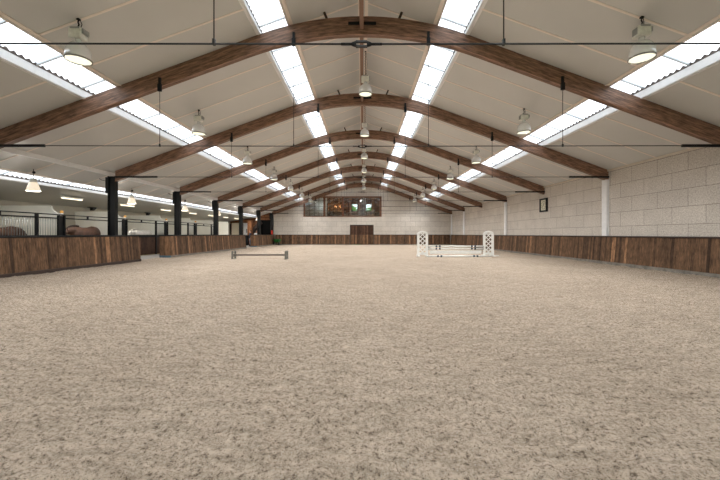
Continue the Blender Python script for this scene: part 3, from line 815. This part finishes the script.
# tube lights on the stable ceiling
tl = None
for i, y in enumerate((12.7, 16.8, 20.75, 24.8, 28.7, 32.2, 35.6, 38.6)):
    x = -14.2; lab = '%s fluorescent tube light on the stable ceiling' % ORD[i]
    if tl is None:
        tl = thing('tube_light', lab, 'lamp', (x, y, ZS(14.2)-.05), 'tube lights on the stable ceiling')
        mb = MB(); z = ZS(14.2)-.05; mb.box(x-.06, x+.06, y-.6, y+.6, z-.05, z+.03); bevel(build('housing', mb, 'gear', tl), .01)
        mb = MB(); mb.tube([(x, y-.58, z-.075), (x, y+.58, z-.075)], .032, 10); build('tube', mb, 'tubelight', tl)
    else: copy_tree(tl, (x, y, ZS(14.2)-.05), lab)
    la = bpy.data.lights.new('tube_glow', 'AREA'); la.shape = 'RECTANGLE'; la.size = .12; la.size_y = 1.1; la.energy = 28; la.color = (1, .95, .87)
    lo = bpy.data.objects.new('tube_glow', la); COL.objects.link(lo); lo.location = (x, y, ZS(14.2)-.15)

# ------------------------------------------------------------------ horse stalls
DIV = [11.23 + 4.07*i for i in range(6)]          # divider posts
STALLN = ['first', 'second', 'third', 'fourth', 'fifth', 'out-of-view']
for i in range(-1, 5):
    y1 = DIV[i+1]; y0 = y1-4.07; yd = y1-1.17
    r = thing('horse_stall', '%s stall front from the left: black frame over dark planks' % STALLN[i], 'stall front', (-XS, y0, 0), 'stall fronts along the aisle')
    mb = MB(); planks_y(mb, -XS, -XS, y0+.2, yd-.05, .03, 1.12, .035, .16); planks_y(mb, -XS, -XS, yd+.05, y1-.2, .03, 1.12, .035, .16); build('plank_panel', mb, 'planks_dark', r)
    mb = MB(); mb.box(-XS-.05, -XS+.02, y0+.18, y1-.18, 1.10, 1.25); build('middle_rail', mb, 'black', r)
    mb = MB(); mb.box(-XS-.04, -XS+.03, y0+.17, y1+.16, 2.13, 2.17); build('top_rail', mb, 'black', r)
    mb = MB(); mb.box(-XS-.04, -XS+.02, y0+.17, y1-.15, 1.97, 2.02); build('lower_rail', mb, 'black', r)
    mb = MB(); ym = (y0+yd)/2; mb.box(-XS-.03, -XS+.02, ym-.04, ym+.04, 2.02, 2.14); build('rail_bracket', mb, 'black', r)
    mb = MB(); mb.box(-XS-.05, -XS+.04, yd-.05, yd+.05, 0, 2.165); build('door_post', mb, 'black', r)
    mb = MB(); mb.box(-XS-.05, -XS+.045, y1-.19, y1-.13, 0, 2.12); mb.box(-XS-.05, -XS+.045, y1+.10, y1+.16, 0, 2.12); mb.box(-XS-.05, -XS+.0, y1-.13, y1+.10, 0, 2.1); build('divider_post', mb, 'black', r)
    spans = [(yd+.05, y1-.19)]
    if i <= 0: spans.insert(0, (y0+.18, yd-.05))
    for a, b in spans:
        nb = int((b-a)/.105)
        for q in range(1, nb):
            yy = a + (b-a)*q/nb
            mb = MB(); mb.tube([(-XS-.01, yy, 1.25), (-XS-.01, yy, 1.97)], .011, 6); build('bar', mb, 'galv', r)
    a = thing('amber_lamp', 'small amber lamp on the %s stall divider post from the left' % STALLN[i], 'lamp', (-XS, y1, 2.17), 'amber lamps on the stall posts')
    mb = MB(); mb.tube([(-XS, y1, 2.17), (-XS, y1, 2.23)], .06, 12); build('base', mb, 'whitetrim', a)
    mb = MB(); mb.lathe([(.062, 0), (.066, .04), (.055, .10), (.0, .12)], (-XS, y1, 2.23), 14); build('dome', mb, 'amber', a)
    # white partition behind the post, its front corner cut in a hollow curve
    poly = [(-XB+.01, 0), (-XS-.06, 0), (-XS-.06, 2.22)]
    for q in range(1, 9):
        t = q/8*PI/2; poly.append((-XS-.06-.38*math.sin(t)*1.0, 2.22+.32*(1-math.cos(t))))
    poly += [(-XS-.5, 2.56), (-XB+.01, 2.56)]
    mb = MB(); mb.prism(poly, 'y', y1-.04, y1+.04); o = build('stall_partition', mb, 'partwhite', None, (-XS-1.4, y1, 0))
    tag(o, 'white partition with hollow front corner behind the %s stall post' % STALLN[i], 'partition', 'white stall partitions'); o['kind'] = 'thing'
mb = MB(); mb.box(-XB+.01, -XS-.06, 34.15, 34.25, 0, 2.52); mb.box(-XS-.06, -XS+.0, 34.15, 34.25, 0, 2.35)
o = build('stall_partition', mb, 'partwhite', None, (-XS-1.4, 34.2, 0)); tag(o, 'plain white board wall closing the far end of the stalls', 'partition'); o['kind'] = 'thing'
mb = MB(); mb.box(-XB, -XS-.05, 7, 34.1, -.012, .02); struct('floor_straw', mb, 'straw')
mb = MB(); planks_y(mb, -XB+.05, -XB+.05, 7.2, 34.1, 0, 2.0, .03, .2)
o = build('stall_lining', mb, 'wallwhite', None, (-XB, 20, 0)); o['kind'] = 'structure'
for i, (x, y) in enumerate(((-15.9, 11.6), (-15.9, 20.2), (-15.9, 25.4), (-15.9, 29.4))):
    lab = 'small black wedge-shaped fitting under the stable ceiling, %s from the left' % ORD[i].replace('nearest', 'first')
    mb = MB(); z = ZS(15.9)
    mb.prism([(y-.30, z), (y+.24, z), (y+.24, z-.04), (y+.05, z-.20), (y-.06, z-.20), (y-.07, z-.05), (y-.30, z-.03)], 'x', x-.08, x+.08)
    o = build('ceiling_bracket', mb, 'black', None, (x, y, z)); tag(o, lab, 'bracket', 'black fittings under the stable ceiling'); o['kind'] = 'thing'

# far end of the stable: doors, pillar, stairs
for nm, x0, x1, mt, lab in (('door_3', -16.0, -15.02, 'creamdoor', 'cream door at the far end of the stable'), ('door_4', -14.57, -13.88, 'whitetrim', 'white door with dark handle at the far end of the stable')):
    rr = bpy.data.objects.new(nm, None); COL.objects.link(rr); rr['kind'] = 'structure'; rr.location = (x0, YE, 0); ORG[nm] = Vector((x0, YE, 0)); rr['label'] = lab
    mb = MB(); mb.box(x0, x1, YE-.07, YE-.01, 0, E+1.34); build('leaf', mb, mt, rr)
    mb = MB(); mb.box(x1, x1+.12, YE-.09, YE, 0, E+1.4); mb.box(x0-.3, x0-.1, YE-.09, YE, 0, E+1.2) if nm == 'door_3' else None; build('jamb', mb, 'black', rr)
    mb = MB(); xm = (x0+x1)/2; mb.box(xm+.02, xm+.10, YE-.12, YE-.07, E+.15, E+.62) if nm == 'door_4' else mb.box(x1-.12, x1-.06, YE-.12, YE-.07, 1.0, 1.2); build('handle', mb, 'black', rr)
rr = bpy.data.objects.new('door_2', None); COL.objects.link(rr); rr['kind'] = 'structure'; rr.location = (-11.8, YE, 0); ORG['door_2'] = Vector((-11.8, YE, 0)); rr['label'] = 'tall black door beside the last column'
mb = MB(); mb.box(-12.45, -11.27, YE+.08, YE+.13, 0, 3.0); build('leaf', mb, 'darkdoor', rr)
mb = MB(); mb.box(-12.52, -12.45, YE, YE+.14, 0, 3.04); mb.box(-11.27, -11.2, YE, YE+.14, 0, 3.04); build('door_frame', mb, 'black', rr)
mb = MB(); planks_x(mb, -13.45, -12.95, 40.0, 40.0, 0, RZ(13.03)-.46, .4, .12)
o = build('timber_pillar', mb, 'cladding', None, (-13.2, 40.2, 0)); tag(o, 'orange-brown timber clad pillar at the far end of the aisle', 'pillar'); o['kind'] = 'thing'
t = thing('staircase', 'dark timber staircase rising behind the sixth column', 'staircase', (-12.9, 41, 0))
for yy in (40.55, 41.55):
    mb = MB(); mb.bar((-13.5, yy, 1.2), (-12.2, yy, 2.7), .05, .28, up=(0,0,1)); build('stringer', mb, 'cap_dark', t)
for q in range(8):
    x = -13.45 + q*.165; z = 1.28 + q*.19
    mb = MB(); mb.box(x-.12, x+.12, 40.55, 41.55, z-.02, z+.02); build('tread', mb, 'planks_dark', t)
mb = MB(); mb.tube([(-13.5, 40.5, 2.1), (-12.2, 40.5, 3.4)], .025); build('handrail', mb, 'black', t)
for q in (-13.45, -12.25):
    z = 1.2 + (q+13.5)*1.154
    mb = MB(); mb.tube([(q, 40.5, z), (q, 40.5, z+.85)], .02); build('baluster', mb, 'black', t)
mb = MB(); mb.box(-13.52, -13.4, 40.5, 40.62, 0, 1.3); mb.box(-13.52, -13.4, 41.48, 41.6, 0, 1.3); build('newel', mb, 'cap_dark', t)

# ------------------------------------------------------------------ horses
def loft(mb, rings, n=16, mat=0):
    """rings: (centre, radius_x, radius_perp, direction in the YZ plane)"""
    base = len(mb.v)
    for c, rx, rz, d in rings:
        d = Vector((0, d[0], d[1])).normalized(); N = Vector((0, -d.z, d.y))
        for j in range(n):
            t = 2*PI*j/n; p = Vector(c) + Vector((1,0,0))*rx*math.cos(t) + N*rz*math.sin(t); mb.v.append(tuple(p))
    for k in range(len(rings)-1):
        for j in range(n):
            j2 = (j+1) % n; mb.face((base+k*n+j, base+k*n+j2, base+(k+1)*n+j2, base+(k+1)*n+j), mat, True)
    mb.face([base+j for j in range(n)][::-1], mat); mb.face([base+(len(rings)-1)*n+j for j in range(n)], mat)
def horse(loc, coat, hair, label):
    r = thing('horse', label, 'horse', (0,0,0))
    mb = MB()
    loft(mb, [((0,.98,1.18),.06,.10,(-1,0)), ((0,.93,1.20),.19,.26,(-1,0)), ((0,.75,1.22),.29,.36,(-1,0)), ((0,.48,1.24),.32,.37,(-1,0)), ((0,.15,1.19),.30,.36,(-1,0)),
              ((0,-.2,1.16),.30,.38,(-1,0)), ((0,-.5,1.18),.27,.40,(-1,0)), ((0,-.72,1.17),.21,.34,(-1,-.1)), ((0,-.86,1.15),.12,.22,(-1,-.1))])
    loft(mb, [((0,-.45,1.28),.16,.28,(-1,.25)), ((0,-.75,1.34),.14,.24,(-1,.2)), ((0,-1.0,1.37),.11,.19,(-1,0)), ((0,-1.22,1.34),.09,.15,(-1,-.2)), ((0,-1.34,1.28),.085,.13,(-1,-.5))])
    loft(mb, [((0,-1.27,1.40),.07,.09,(-.6,-1)), ((0,-1.36,1.28),.105,.14,(-.6,-1)), ((0,-1.46,1.12),.09,.125,(-.55,-1)), ((0,-1.55,.95),.062,.09,(-.5,-1)), ((0,-1.61,.83),.06,.078,(-.5,-1)), ((0,-1.63,.78),.045,.055,(-.4,-1))])
    for s in (-1, 1):
        x = s*.16
        loft(mb, [((x,-.60,1.10),.10,.20,(0,-1)), ((x,-.62,.86),.085,.12,(0,-1)), ((x,-.62,.62),.06,.075,(0,-1)), ((x,-.62,.50),.055,.065,(0,-1)), ((x,-.61,.42),.04,.048,(0,-1)), ((x,-.61,.20),.036,.042,(0,-1)), ((x,-.62,.12),.048,.052,(-.2,-1)), ((x,-.66,.05),.055,.065,(-.2,-1)), ((x,-.67,0),.06,.075,(0,-1))], 12)
        loft(mb, [((x,.66,1.12),.13,.27,(0,-1)), ((x,.62,.88),.11,.20,(-.1,-1)), ((x,.64,.72),.075,.13,(.3,-1)), ((x,.76,.56),.055,.085,(.5,-1)), ((x,.82,.48),.05,.07,(.1,-1)), ((x,.79,.36),.04,.05,(-.1,-1)), ((x,.76,.18),.038,.044,(-.1,-1)), ((x,.74,.11),.048,.052,(-.2,-1)), ((x,.70,.04),.056,.066,(-.2,-1)), ((x,.69,0),.06,.075,(0,-1))], 12)
        mb.tube([(s*.06,-1.26,1.40), (s*.075,-1.27,1.50), (s*.08,-1.29,1.56)], [.035,.03,.006], 8)
    b = build('body', mb, coat, r)
    m = b.modifiers.new('skin', 'REMESH'); m.mode = 'VOXEL'; m.voxel_size = .022; m.use_smooth_shade = True
    m = b.modifiers.new('soft', 'SMOOTH'); m.iterations = 6; m.factor = .5
    mb = MB(); loft(mb, [((0,-.42,1.60),.015,.03,(-1,.1)), ((0,-.7,1.60),.03,.07,(-1,.1)), ((0,-1.0,1.56),.03,.07,(-1,-.1)), ((0,-1.2,1.50),.03,.06,(-1,-.3)), ((0,-1.30,1.40),.02,.04,(-1,-1))], 8); build('mane', mb, hair, r)
    mb = MB(); mb.tube([(0,.96,1.34), (0,1.06,1.28), (0,1.10,1.05), (0,1.08,.75), (0,1.06,.5)], [.04,.05,.075,.07,.01], 10); build('tail', mb, hair, r)
    for s in (-1, 1):
        mb = MB(); mb.ball((s*.092,-1.37,1.26), .018); build('eye', mb, 'eye', r)
    for x, y in ((.16,-.67), (-.16,-.67), (.16,.69), (-.16,.69)):
        mb = MB(); mb.lathe([(.0,.055), (.06,.05), (.072,0), (0,0)], (x,y,.0), 12); build('hoof', mb, 'hoof', r)
    r.location = loc; return r
horse((-14.55, 13.75, .02), 'bay', 'hair_dark', 'brown horse behind the barred first stall at the left edge')
horse((-14.5, 17.95, .02), 'bay2', 'hair_dark', 'chestnut brown horse in the open-fronted second stall').scale = (1, .9, 1.05)
horse((-14.4, 22.35, .02), 'grey_h', 'hair_pale', 'pale grey horse above the gap in the kick wall').scale = (1, .88, .97)

# ------------------------------------------------------------------ people at the far gap
def person(loc, rot, shirt, legs, label, armz):
    r = thing('person', label, 'person', (0,0,0))
    mb = MB()
    def limb(pts, rad, mat, n=10): mb.tube(pts, rad, n, mat)
    # one continuous figure: pelvis-torso-neck-head, arms and legs lofted into it
    loft(mb, [((0,0,.86),.14,.10,(0,1)), ((0,0,.95),.165,.115,(0,1)), ((0,-.01,1.10),.14,.10,(0,1)), ((0,-.01,1.28),.17,.12,(0,1)), ((0,0,1.40),.18,.11,(0,1)), ((0,.0,1.455),.11,.08,(0,1)), ((0,.0,1.50),.055,.06,(0,1)), ((0,-.01,1.56),.05,.055,(0,1))], 16)
    loft(mb, [((0,-.02,1.53),.04,.05,(0,1)), ((0,-.025,1.57),.062,.08,(0,1)), ((0,-.015,1.64),.074,.095,(0,1)), ((0,-.005,1.70),.075,.098,(0,1)), ((0,0,1.75),.055,.075,(0,1)), ((0,0,1.77),.02,.03,(0,1))], 14)
    mb.ball((0,-.115,1.635), (.013,.022,.02), 8, 6)
    for s in (-1, 1):
        mb.tube([(s*.15,0,1.40), (s*.20,0,1.36), (s*.23,.02,1.10), (s*.235,-.06,.88), (s*.232,-.075,.82)], [.05,.052,.042,.032,.028], 10)
        mb.ball((s*.23,-.085,.77), (.02,.035,.05), 8, 6)
        for q in range(4): mb.tube([(s*.23,-.06-.016*q,.74), (s*.228,-.065-.016*q,.70), (s*.215,-.07-.016*q,.67-.004*(q % 3))], [.009,.0085,.006], 6)
        mb.tube([(s*.225,-.115,.79), (s*.215,-.135,.75), (s*.21,-.138,.72)], [.011,.009,.006], 6)
        mb.tube([(s*.085,0,.92), (s*.095,-.01,.70), (s*.095,-.005,.50), (s*.095,.02,.30), (s*.095,.02,.08)], [.09,.078,.058,.05,.036], 12)
        loft(mb, [((s*.095,.05,.05),.035,.04,(-1,0)), ((s*.095,-.04,.045),.042,.045,(-1,0)), ((s*.095,-.14,.03),.04,.03,(-1,0)), ((s*.095,-.18,.022),.02,.018,(-1,0))], 10)
        mb.ball((s*.076,0,1.635), (.01,.02,.032), 8, 6)
    b = build('body', mb, 'skin', r)
    m = b.modifiers.new('skin', 'REMESH'); m.mode = 'VOXEL'; m.voxel_size = .011; m.use_smooth_shade = True
    m = b.modifiers.new('soft', 'SMOOTH'); m.iterations = 3
    mb = MB(); loft(mb, [((0,0,.90),.175,.125,(0,1)), ((0,-.01,1.10),.158,.118,(0,1)), ((0,-.01,1.28),.184,.134,(0,1)), ((0,0,1.39),.20,.125,(0,1)), ((0,0,1.45),.13,.095,(0,1)), ((0,0,1.475),.07,.07,(0,1))], 18)
    for s in (-1, 1): mb.tube([(s*.13,0,1.41), (s*.20,0,1.37), (s*.235,.015,1.15)], [.06,.066,.056], 12)
    build('shirt', mb, shirt, r)
    mb = MB(); loft(mb, [((0,0,.80),.17,.12,(0,1)), ((0,0,.88),.18,.128,(0,1)), ((0,0,.98),.165,.118,(0,1))], 16)
    for s in (-1, 1): mb.tube([(s*.085,0,.90), (s*.095,-.01,.70), (s*.095,-.005,.50), (s*.095,.02,.30), (s*.095,.02,.10)], [.10,.09,.072,.066,.06], 12)
    build('trousers', mb, legs, r)
    mb = MB(); mb.ball((0,.012,1.70), (.084,.102,.088), 14, 8); mb.ball((0,.06,1.63), (.072,.055,.085), 12, 8); build('hair', mb, 'hairbrown', r)
    for s in (-1, 1):
        mb = MB(); mb.ball((s*.03,-.10,1.665), .011, 8, 6); build('eye', mb, 'eye', r)
        mb = MB(); loft(mb, [((s*.095,.07,.06),.042,.055,(-1,0)), ((s*.095,-.04,.05),.05,.05,(-1,0)), ((s*.095,-.14,.035),.047,.036,(-1,0)), ((s*.095,-.20,.026),.024,.022,(-1,0))], 10); build('shoe', mb, 'shoe', r)
    mb = MB(); mb.box(-.022,.022,-.108,-.098,1.592,1.600); build('mouth', mb, 'red', r)
    r.location = loc; r.rotation_euler = (0, 0, rot); r.scale = (.97, .97, .97); return r
person((-11.85, 36.2, -.012), -1.1, 'navycloth', 'bluecloth', 'person in navy shirt and blue trousers standing in the far gap', 0)
person((-11.95, 38.6, -.012), .5, 'whitecloth', 'navycloth', 'person in white top behind the short far-left kick wall', 0)

bx, by = -12.66, 37.5
t = thing('wheelie_bin', 'dark bin in the far gap left of the person in navy', 'bin', (bx, by, -.012))
mb = MB(); a, b = .15, .19
mb.hexa([(bx-a,by-.2,.06),(bx+a,by-.2,.06),(bx+a,by+.2,.06),(bx-a,by+.2,.06),(bx-b,by-.26,1.08),(bx+b,by-.26,1.08),(bx+b,by+.26,1.08),(bx-b,by+.26,1.08)]); bevel(build('body', mb, 'black', t), .02)
mb = MB(); mb.prism([(by-.29, 1.085), (by+.29, 1.085), (by+.29, 1.13), (by, 1.18), (by-.29, 1.12)], 'x', bx-.2, bx+.2); bevel(build('lid', mb, 'black', t), .01)
mb = MB(); mb.tube([(bx-.16, by+.33, 1.06), (bx+.16, by+.33, 1.06)], .016, 8); build('handle', mb, 'black', t)
for s in (-1, 1):
    mb = MB(); mb.tube([(bx+s*.17, by+.2, .09), (bx+s*.21, by+.2, .09)], .10, 16); build('wheel', mb, 'blackrub', t)

# ------------------------------------------------------------------ wheelbarrow, extinguisher, clock
wx, wy = -10.27, 41.1
t = thing('wheelbarrow', 'green wheelbarrow with black wheels in the far left corner', 'wheelbarrow', (wx, wy, 0))
mb = MB(); b0, b1 = .20, .35
mb.hexa([(wx-b0,wy-.3,.32),(wx+b0,wy-.3,.32),(wx+b0,wy+.25,.32),(wx-b0,wy+.25,.32),(wx-b1,wy-.5,.66),(wx+b1,wy-.5,.66),(wx+b1,wy+.42,.66),(wx-b1,wy+.42,.66)])
mb.f.pop(len(mb.f)-5); mb.m.pop(); mb.uv.pop(); mb.sm.pop()
o = build('tray', mb, 'green', t); m = o.modifiers.new('wall', 'SOLIDIFY'); m.thickness = .015
mb = MB(); mb.tube([(wx-b1,wy-.5,.67),(wx+b1,wy-.5,.67),(wx+b1,wy+.42,.67),(wx-b1,wy+.42,.67),(wx-b1,wy-.5,.67)], .018, 8); build('rim', mb, 'green', t)
for s in (-1, 1):
    mb = MB(); mb.tube([(wx+s*.12,wy-.45,.24),(wx+s*.26,wy+.3,.36),(wx+s*.32,wy+.72,.62)], .018, 8); build('handle', mb, 'green', t)
    mb = MB(); mb.tube([(wx+s*.25,wy+.25,.34),(wx+s*.27,wy+.22,.0)], .016, 8); build('leg', mb, 'galv', t)
    mb = MB(); xx = wx+s*.30
    ring = [(xx, wy-.30+.15*math.cos(a*PI/8), .18+.15*math.sin(a*PI/8)) for a in range(17)]; mb.tube(ring, .045, 8); mb.tube([(xx-.03, wy-.30, .18), (xx+.03, wy-.30, .18)], .11, 12); build('wheel', mb, 'blackrub', t)
mb = MB(); mb.tube([(wx-.3,wy-.30,.18),(wx+.3,wy-.30,.18)], .015, 8); build('axle', mb, 'galv', t)
ex, ey = -11.03, YE-.34
t = thing('fire_extinguisher', 'red fire extinguisher at the foot of the last black column', 'fire extinguisher', (ex, ey, KZ+.1))
mb = MB(); z = 1.245; mb.lathe([(0,0),(.085,0),(.09,.02),(.09,.40),(.07,.47),(.03,.50),(.0,.50)], (ex,ey,z), 18); build('cylinder', mb, 'red', t)
mb = MB(); mb.tube([(ex,ey,z+.49),(ex,ey,z+.55)], .025, 8); mb.bar((ex-.02,ey,z+.56),(ex+.10,ey,z+.60), .02, .015); build('valve', mb, 'black', t)
mb = MB(); mb.tube([(ex+.02,ey,z+.53),(ex+.12,ey,z+.45),(ex+.10,ey,z+.2)], .012, 6); build('hose', mb, 'black', t)
cy, cz, hs = 20.52, E+1.72, .40
t = thing('wall_clock', 'square black framed clock high on the right block wall', 'clock', (XW, cy, cz))
mb = MB(); x0, x1 = XW-.10, XW
mb.box(x0, x1, cy-hs, cy+hs, cz+hs-.09, cz+hs); mb.box(x0, x1, cy-hs, cy+hs, cz-hs, cz-hs+.09); mb.box(x0, x1, cy-hs, cy-hs+.09, cz-hs+.09, cz+hs-.09); mb.box(x0, x1, cy+hs-.09, cy+hs, cz-hs+.09, cz+hs-.09)
bevel(build('frame', mb, 'black', t), .008)
mb = MB(); mb.box(XW-.05, XW, cy-hs+.09, cy+hs-.09, cz-hs+.09, cz+hs-.09); f = build('dial', mb, 'clockface', t)
for q in range(12):
    a = q*PI/6; ry, rz = math.sin(a), math.cos(a)
    mb = MB(); mb.bar((XW-.054, cy-ry*.20, cz+rz*.20), (XW-.054, cy-ry*.25, cz+rz*.25), .022, .008, up=(1,0,0)); build('hour_mark', mb, 'black', f)
mb = MB(); mb.bar((XW-.058, cy, cz), (XW-.058, cy-.06, cz+.13), .03, .008, up=(1,0,0)); build('hour_hand', mb, 'black', t)
mb = MB(); mb.bar((XW-.062, cy, cz), (XW-.062, cy+.13, cz-.13), .022, .008, up=(1,0,0)); build('minute_hand', mb, 'black', t)

# ------------------------------------------------------------------ show jump
JY = 20.1
def wing(x0, x1, label, rail_side):
    r = thing('jump_wing', label, 'jump wing', ((x0+x1)/2, JY, 0), 'white lattice jump wings')
    w = x1-x0; pw = .13
    for xx in (x0, x1-pw):
        mb = MB(); mb.box(xx, xx+pw, JY-.04, JY+.04, .04, 1.34)
        bevel(build('upright', mb, 'jwhite', r), .008)
    mb = MB(); n = 14; poly = []                       # arched head with a rounded hump
    for q in range(n+1):
        t_ = q/n; poly.append((x0 + w*t_, 1.34 + .15*math.sin(PI*t_)**.7))
    poly2 = [(x1-.10, 1.30), (x1-.18, 1.36), ((x0+x1)/2, 1.40), (x0+.18, 1.36), (x0+.10, 1.30)]
    mb.prism(poly + [(x1, 1.26)] + poly2 + [(x0, 1.26)], 'y', JY-.04, JY+.04); build('arched_head', mb, 'jwhite', r)
    mb = MB(); mb.box(x0+pw, x1-pw, JY-.035, JY+.035, .10, .22); build('bottom_rail', mb, 'jwhite', r)
    mb = MB(); a, b = x0+pw-.01, x1-pw+.01; st = (b-a)/1.6; z = .22-(b-a)
    while z < 1.36:
        for s in (0, 1):
            za, zb = z, z+(b-a)
            xa, xb = a, b
            if za < .2: xa += (.2-za); za = .2
            if zb > 1.36: xb -= (zb-1.36); zb = 1.36
            if xb - xa > .03:
                p, q = (xa, za), (xb, zb)
                if s: p, q = (a+b-xa, za), (a+b-xb, zb)
                mb.bar((p[0], JY+(.012 if s else -.012), p[1]), (q[0], JY+(.012 if s else -.012), q[1]), .02, .045, up=(0,1,0)) if False else mb.bar((p[0], JY+(.012 if s else -.012), p[1]), (q[0], JY+(.012 if s else -.012), q[1]), .045, .02, up=(0,1,0))
        z += st
    build('lattice', mb, 'jwhite', r)
    for xx in (x0+pw/2, x1-pw/2):
        mb = MB(); mb.box(xx-.05, xx+.05, JY-.42, JY+.42, -.01, .07); bevel(build('foot', mb, 'jwhite', r), .01)
    if rail_side > 0:
        mb = MB(); mb.box(x1-.02, x1+.28, JY-.06, JY+.06, -.01, .05); build('side_foot', mb, 'jwhite', r)
    return r
wl = wing(3.16, 3.80, 'left white lattice jump wing with arched top', -1)
wr = wing(7.02, 7.64, 'right white lattice jump wing with arched top', 1)
xl, xr = 3.80, 7.02
for wgx, rt in ((xl, wl), (xr, wr)):
    for z in (.44, .58):
        mb = MB(); s = 1 if wgx == xl else -1
        mb.box(min(wgx-.005, wgx+s*.10), max(wgx-.005, wgx+s*.10), JY-.07, JY+.05, z-.065, z-.048); mb.box(min(wgx-.005, wgx+s*.012), max(wgx-.005, wgx+s*.012), JY-.07, JY+.05, z-.065, z+.03)
        build('jump_cup', mb, 'galv', rt)
def pole(x0, x1, y, z, rad, marks, label, hw=.055):
    r = thing('jump_pole', label, 'jump pole', ((x0+x1)/2, y, z), 'white jump poles with navy bands')
    mb = MB(); mb.tube([(x0, y, z), (x1, y, z)], rad, 16); build('pole', mb, 'jwhite', r)
    for m in marks:
        mb = MB(); mb.tube([(m-hw/1.1, y, z), (m+hw/1.1, y, z)], rad+.003, 16); build('navy_band', mb, 'jnavy', r)
pole(xl+.03, xr-.03, JY-.01, .58, .046, (4.28, 4.48, 6.35, 6.54), 'top white pole of the jump with navy bands')
pole(xl+.03, xr-.03, JY-.01, .44, .046, (4.28, 4.48, 6.35, 6.54), 'middle white pole of the jump, just under the top pole')
pole(3.62, 7.30, JY-.62, .045, .05, (4.24, 4.43, 6.28, 6.47), 'white ground pole lying on the sand before the jump')
t = thing('jump_plank', 'wide white plank hung low between the jump wings', 'jump plank', (5.4, JY, .25))
mb = MB(); mb.prism([(xl+.10, .30), (xl+.12, .34), (xr-.12, .34), (xr-.10, .30), (xr-.12, .15), (xl+.12, .15)], 'y', JY-.02, JY+.02); build('board', mb, 'jwhite', t)
for wgx in (xl, xr):
    s = 1 if wgx == xl else -1
    mb = MB(); mb.box(min(wgx, wgx+s*.09), max(wgx, wgx+s*.09), JY-.03, JY+.03, .27, .285); build('hook', mb, 'galv', t)

# ------------------------------------------------------------------ low cavaletti on the left
CY = 17.9
def cav_block(x, label, ang):
    r = thing('cavaletti_block', label, 'cavaletti block', (x, CY, 0), 'grey cavaletti blocks')
    loc = Matrix.Translation((x, CY, 0)) @ Matrix.Rotation(ang, 4, 'Z')
    def put(name, mb, mat):
        mb.v = [tuple(loc @ Vector(v)) for v in mb.v]; return build(name, mb, mat, r)
    for s in (-2.1, 2.1):
        mb = MB(); mb.prism([(s*.095-.024, 0), (s*.095+.024, 0), (s*.095+.02, .39), (s*.095+.01, .42), (s*.095-.01, .42), (s*.095-.02, .39)], 'y', -.05, .05); bevel(put('upright', mb, 'rubber'), .008)
    mb = MB(); mb.box(-.18, .18, -.03, .03, .12, .17); put('cross_web', mb, 'rubber')
    mb = MB(); mb.box(-.18, .18, -.02, .02, .385, .405); put('top_web', mb, 'rubber')
    mb = MB(); mb.box(-.24, .24, -.06, .06, -.01, .02); put('base', mb, 'rubber')
    return r
cav_block(-6.72, 'grey cavaletti block at the left end of the low pole', PI/2)
cav_block(-3.98, 'grey cavaletti block at the right end of the low pole', PI/2)
mb = MB(); mb.tube([(-6.75, CY, .215), (-3.95, CY, .215)], .045, 14)
o = build('ground_pole', mb, 'woodpole', None, (-5.35, CY, .215)); tag(o, 'dark weathered pole resting across two grey cavaletti blocks', 'pole'); o['kind'] = 'thing'

# ------------------------------------------------------------------ outside ground
mb = MB(); mb.box(-80, 80, -60, 120, -.8, -.32); o = struct('ground_outside', mb, 'leaf')

# ------------------------------------------------------------------ daylight
w = bpy.data.worlds.new('overcast'); S.world = w; w.use_nodes = True
wn = w.node_tree; bg = wn.nodes['Background']
tc = wn.nodes.new('ShaderNodeTexCoord'); nz = wn.nodes.new('ShaderNodeTexNoise'); nz.inputs['Scale'].default_value = 3.5; nz.inputs['Detail'].default_value = 4
wn.links.new(tc.outputs['Generated'], nz.inputs['Vector'])
rp = wn.nodes.new('ShaderNodeValToRGB'); rp.color_ramp.elements[0].position = .3; rp.color_ramp.elements[0].color = (.80, .88, .96, 1); rp.color_ramp.elements[1].position = .65; rp.color_ramp.elements[1].color = (.97, .99, 1, 1)
wn.links.new(nz.outputs['Fac'], rp.inputs[0]); wn.links.new(rp.outputs[0], bg.inputs[0]); bg.inputs[1].default_value = 1.9

# ------------------------------------------------------------------ camera
cam = bpy.data.cameras.new('camera'); co = bpy.data.objects.new('camera', cam); COL.objects.link(co)
cam.sensor_width = 36; cam.lens = FPX/720*36; cam.shift_x = -3/720; cam.shift_y = -6/720
co.location = (0, 0, E); co.rotation_euler = (PI/2, 0, 0); cam.clip_end = 300
S.camera = co
S.view_settings.view_transform = 'Standard'; S.view_settings.look = 'None'; S.view_settings.gamma = 1; S.view_settings.use_curve_mapping = False
S.view_settings.exposure = 0.97
try:
    S.cycles.diffuse_bounces = 6; S.cycles.max_bounces = 14; S.cycles.transparent_max_bounces = 16; S.cycles.use_denoising = True; S.cycles.caustics_reflective = False
except Exception: pass
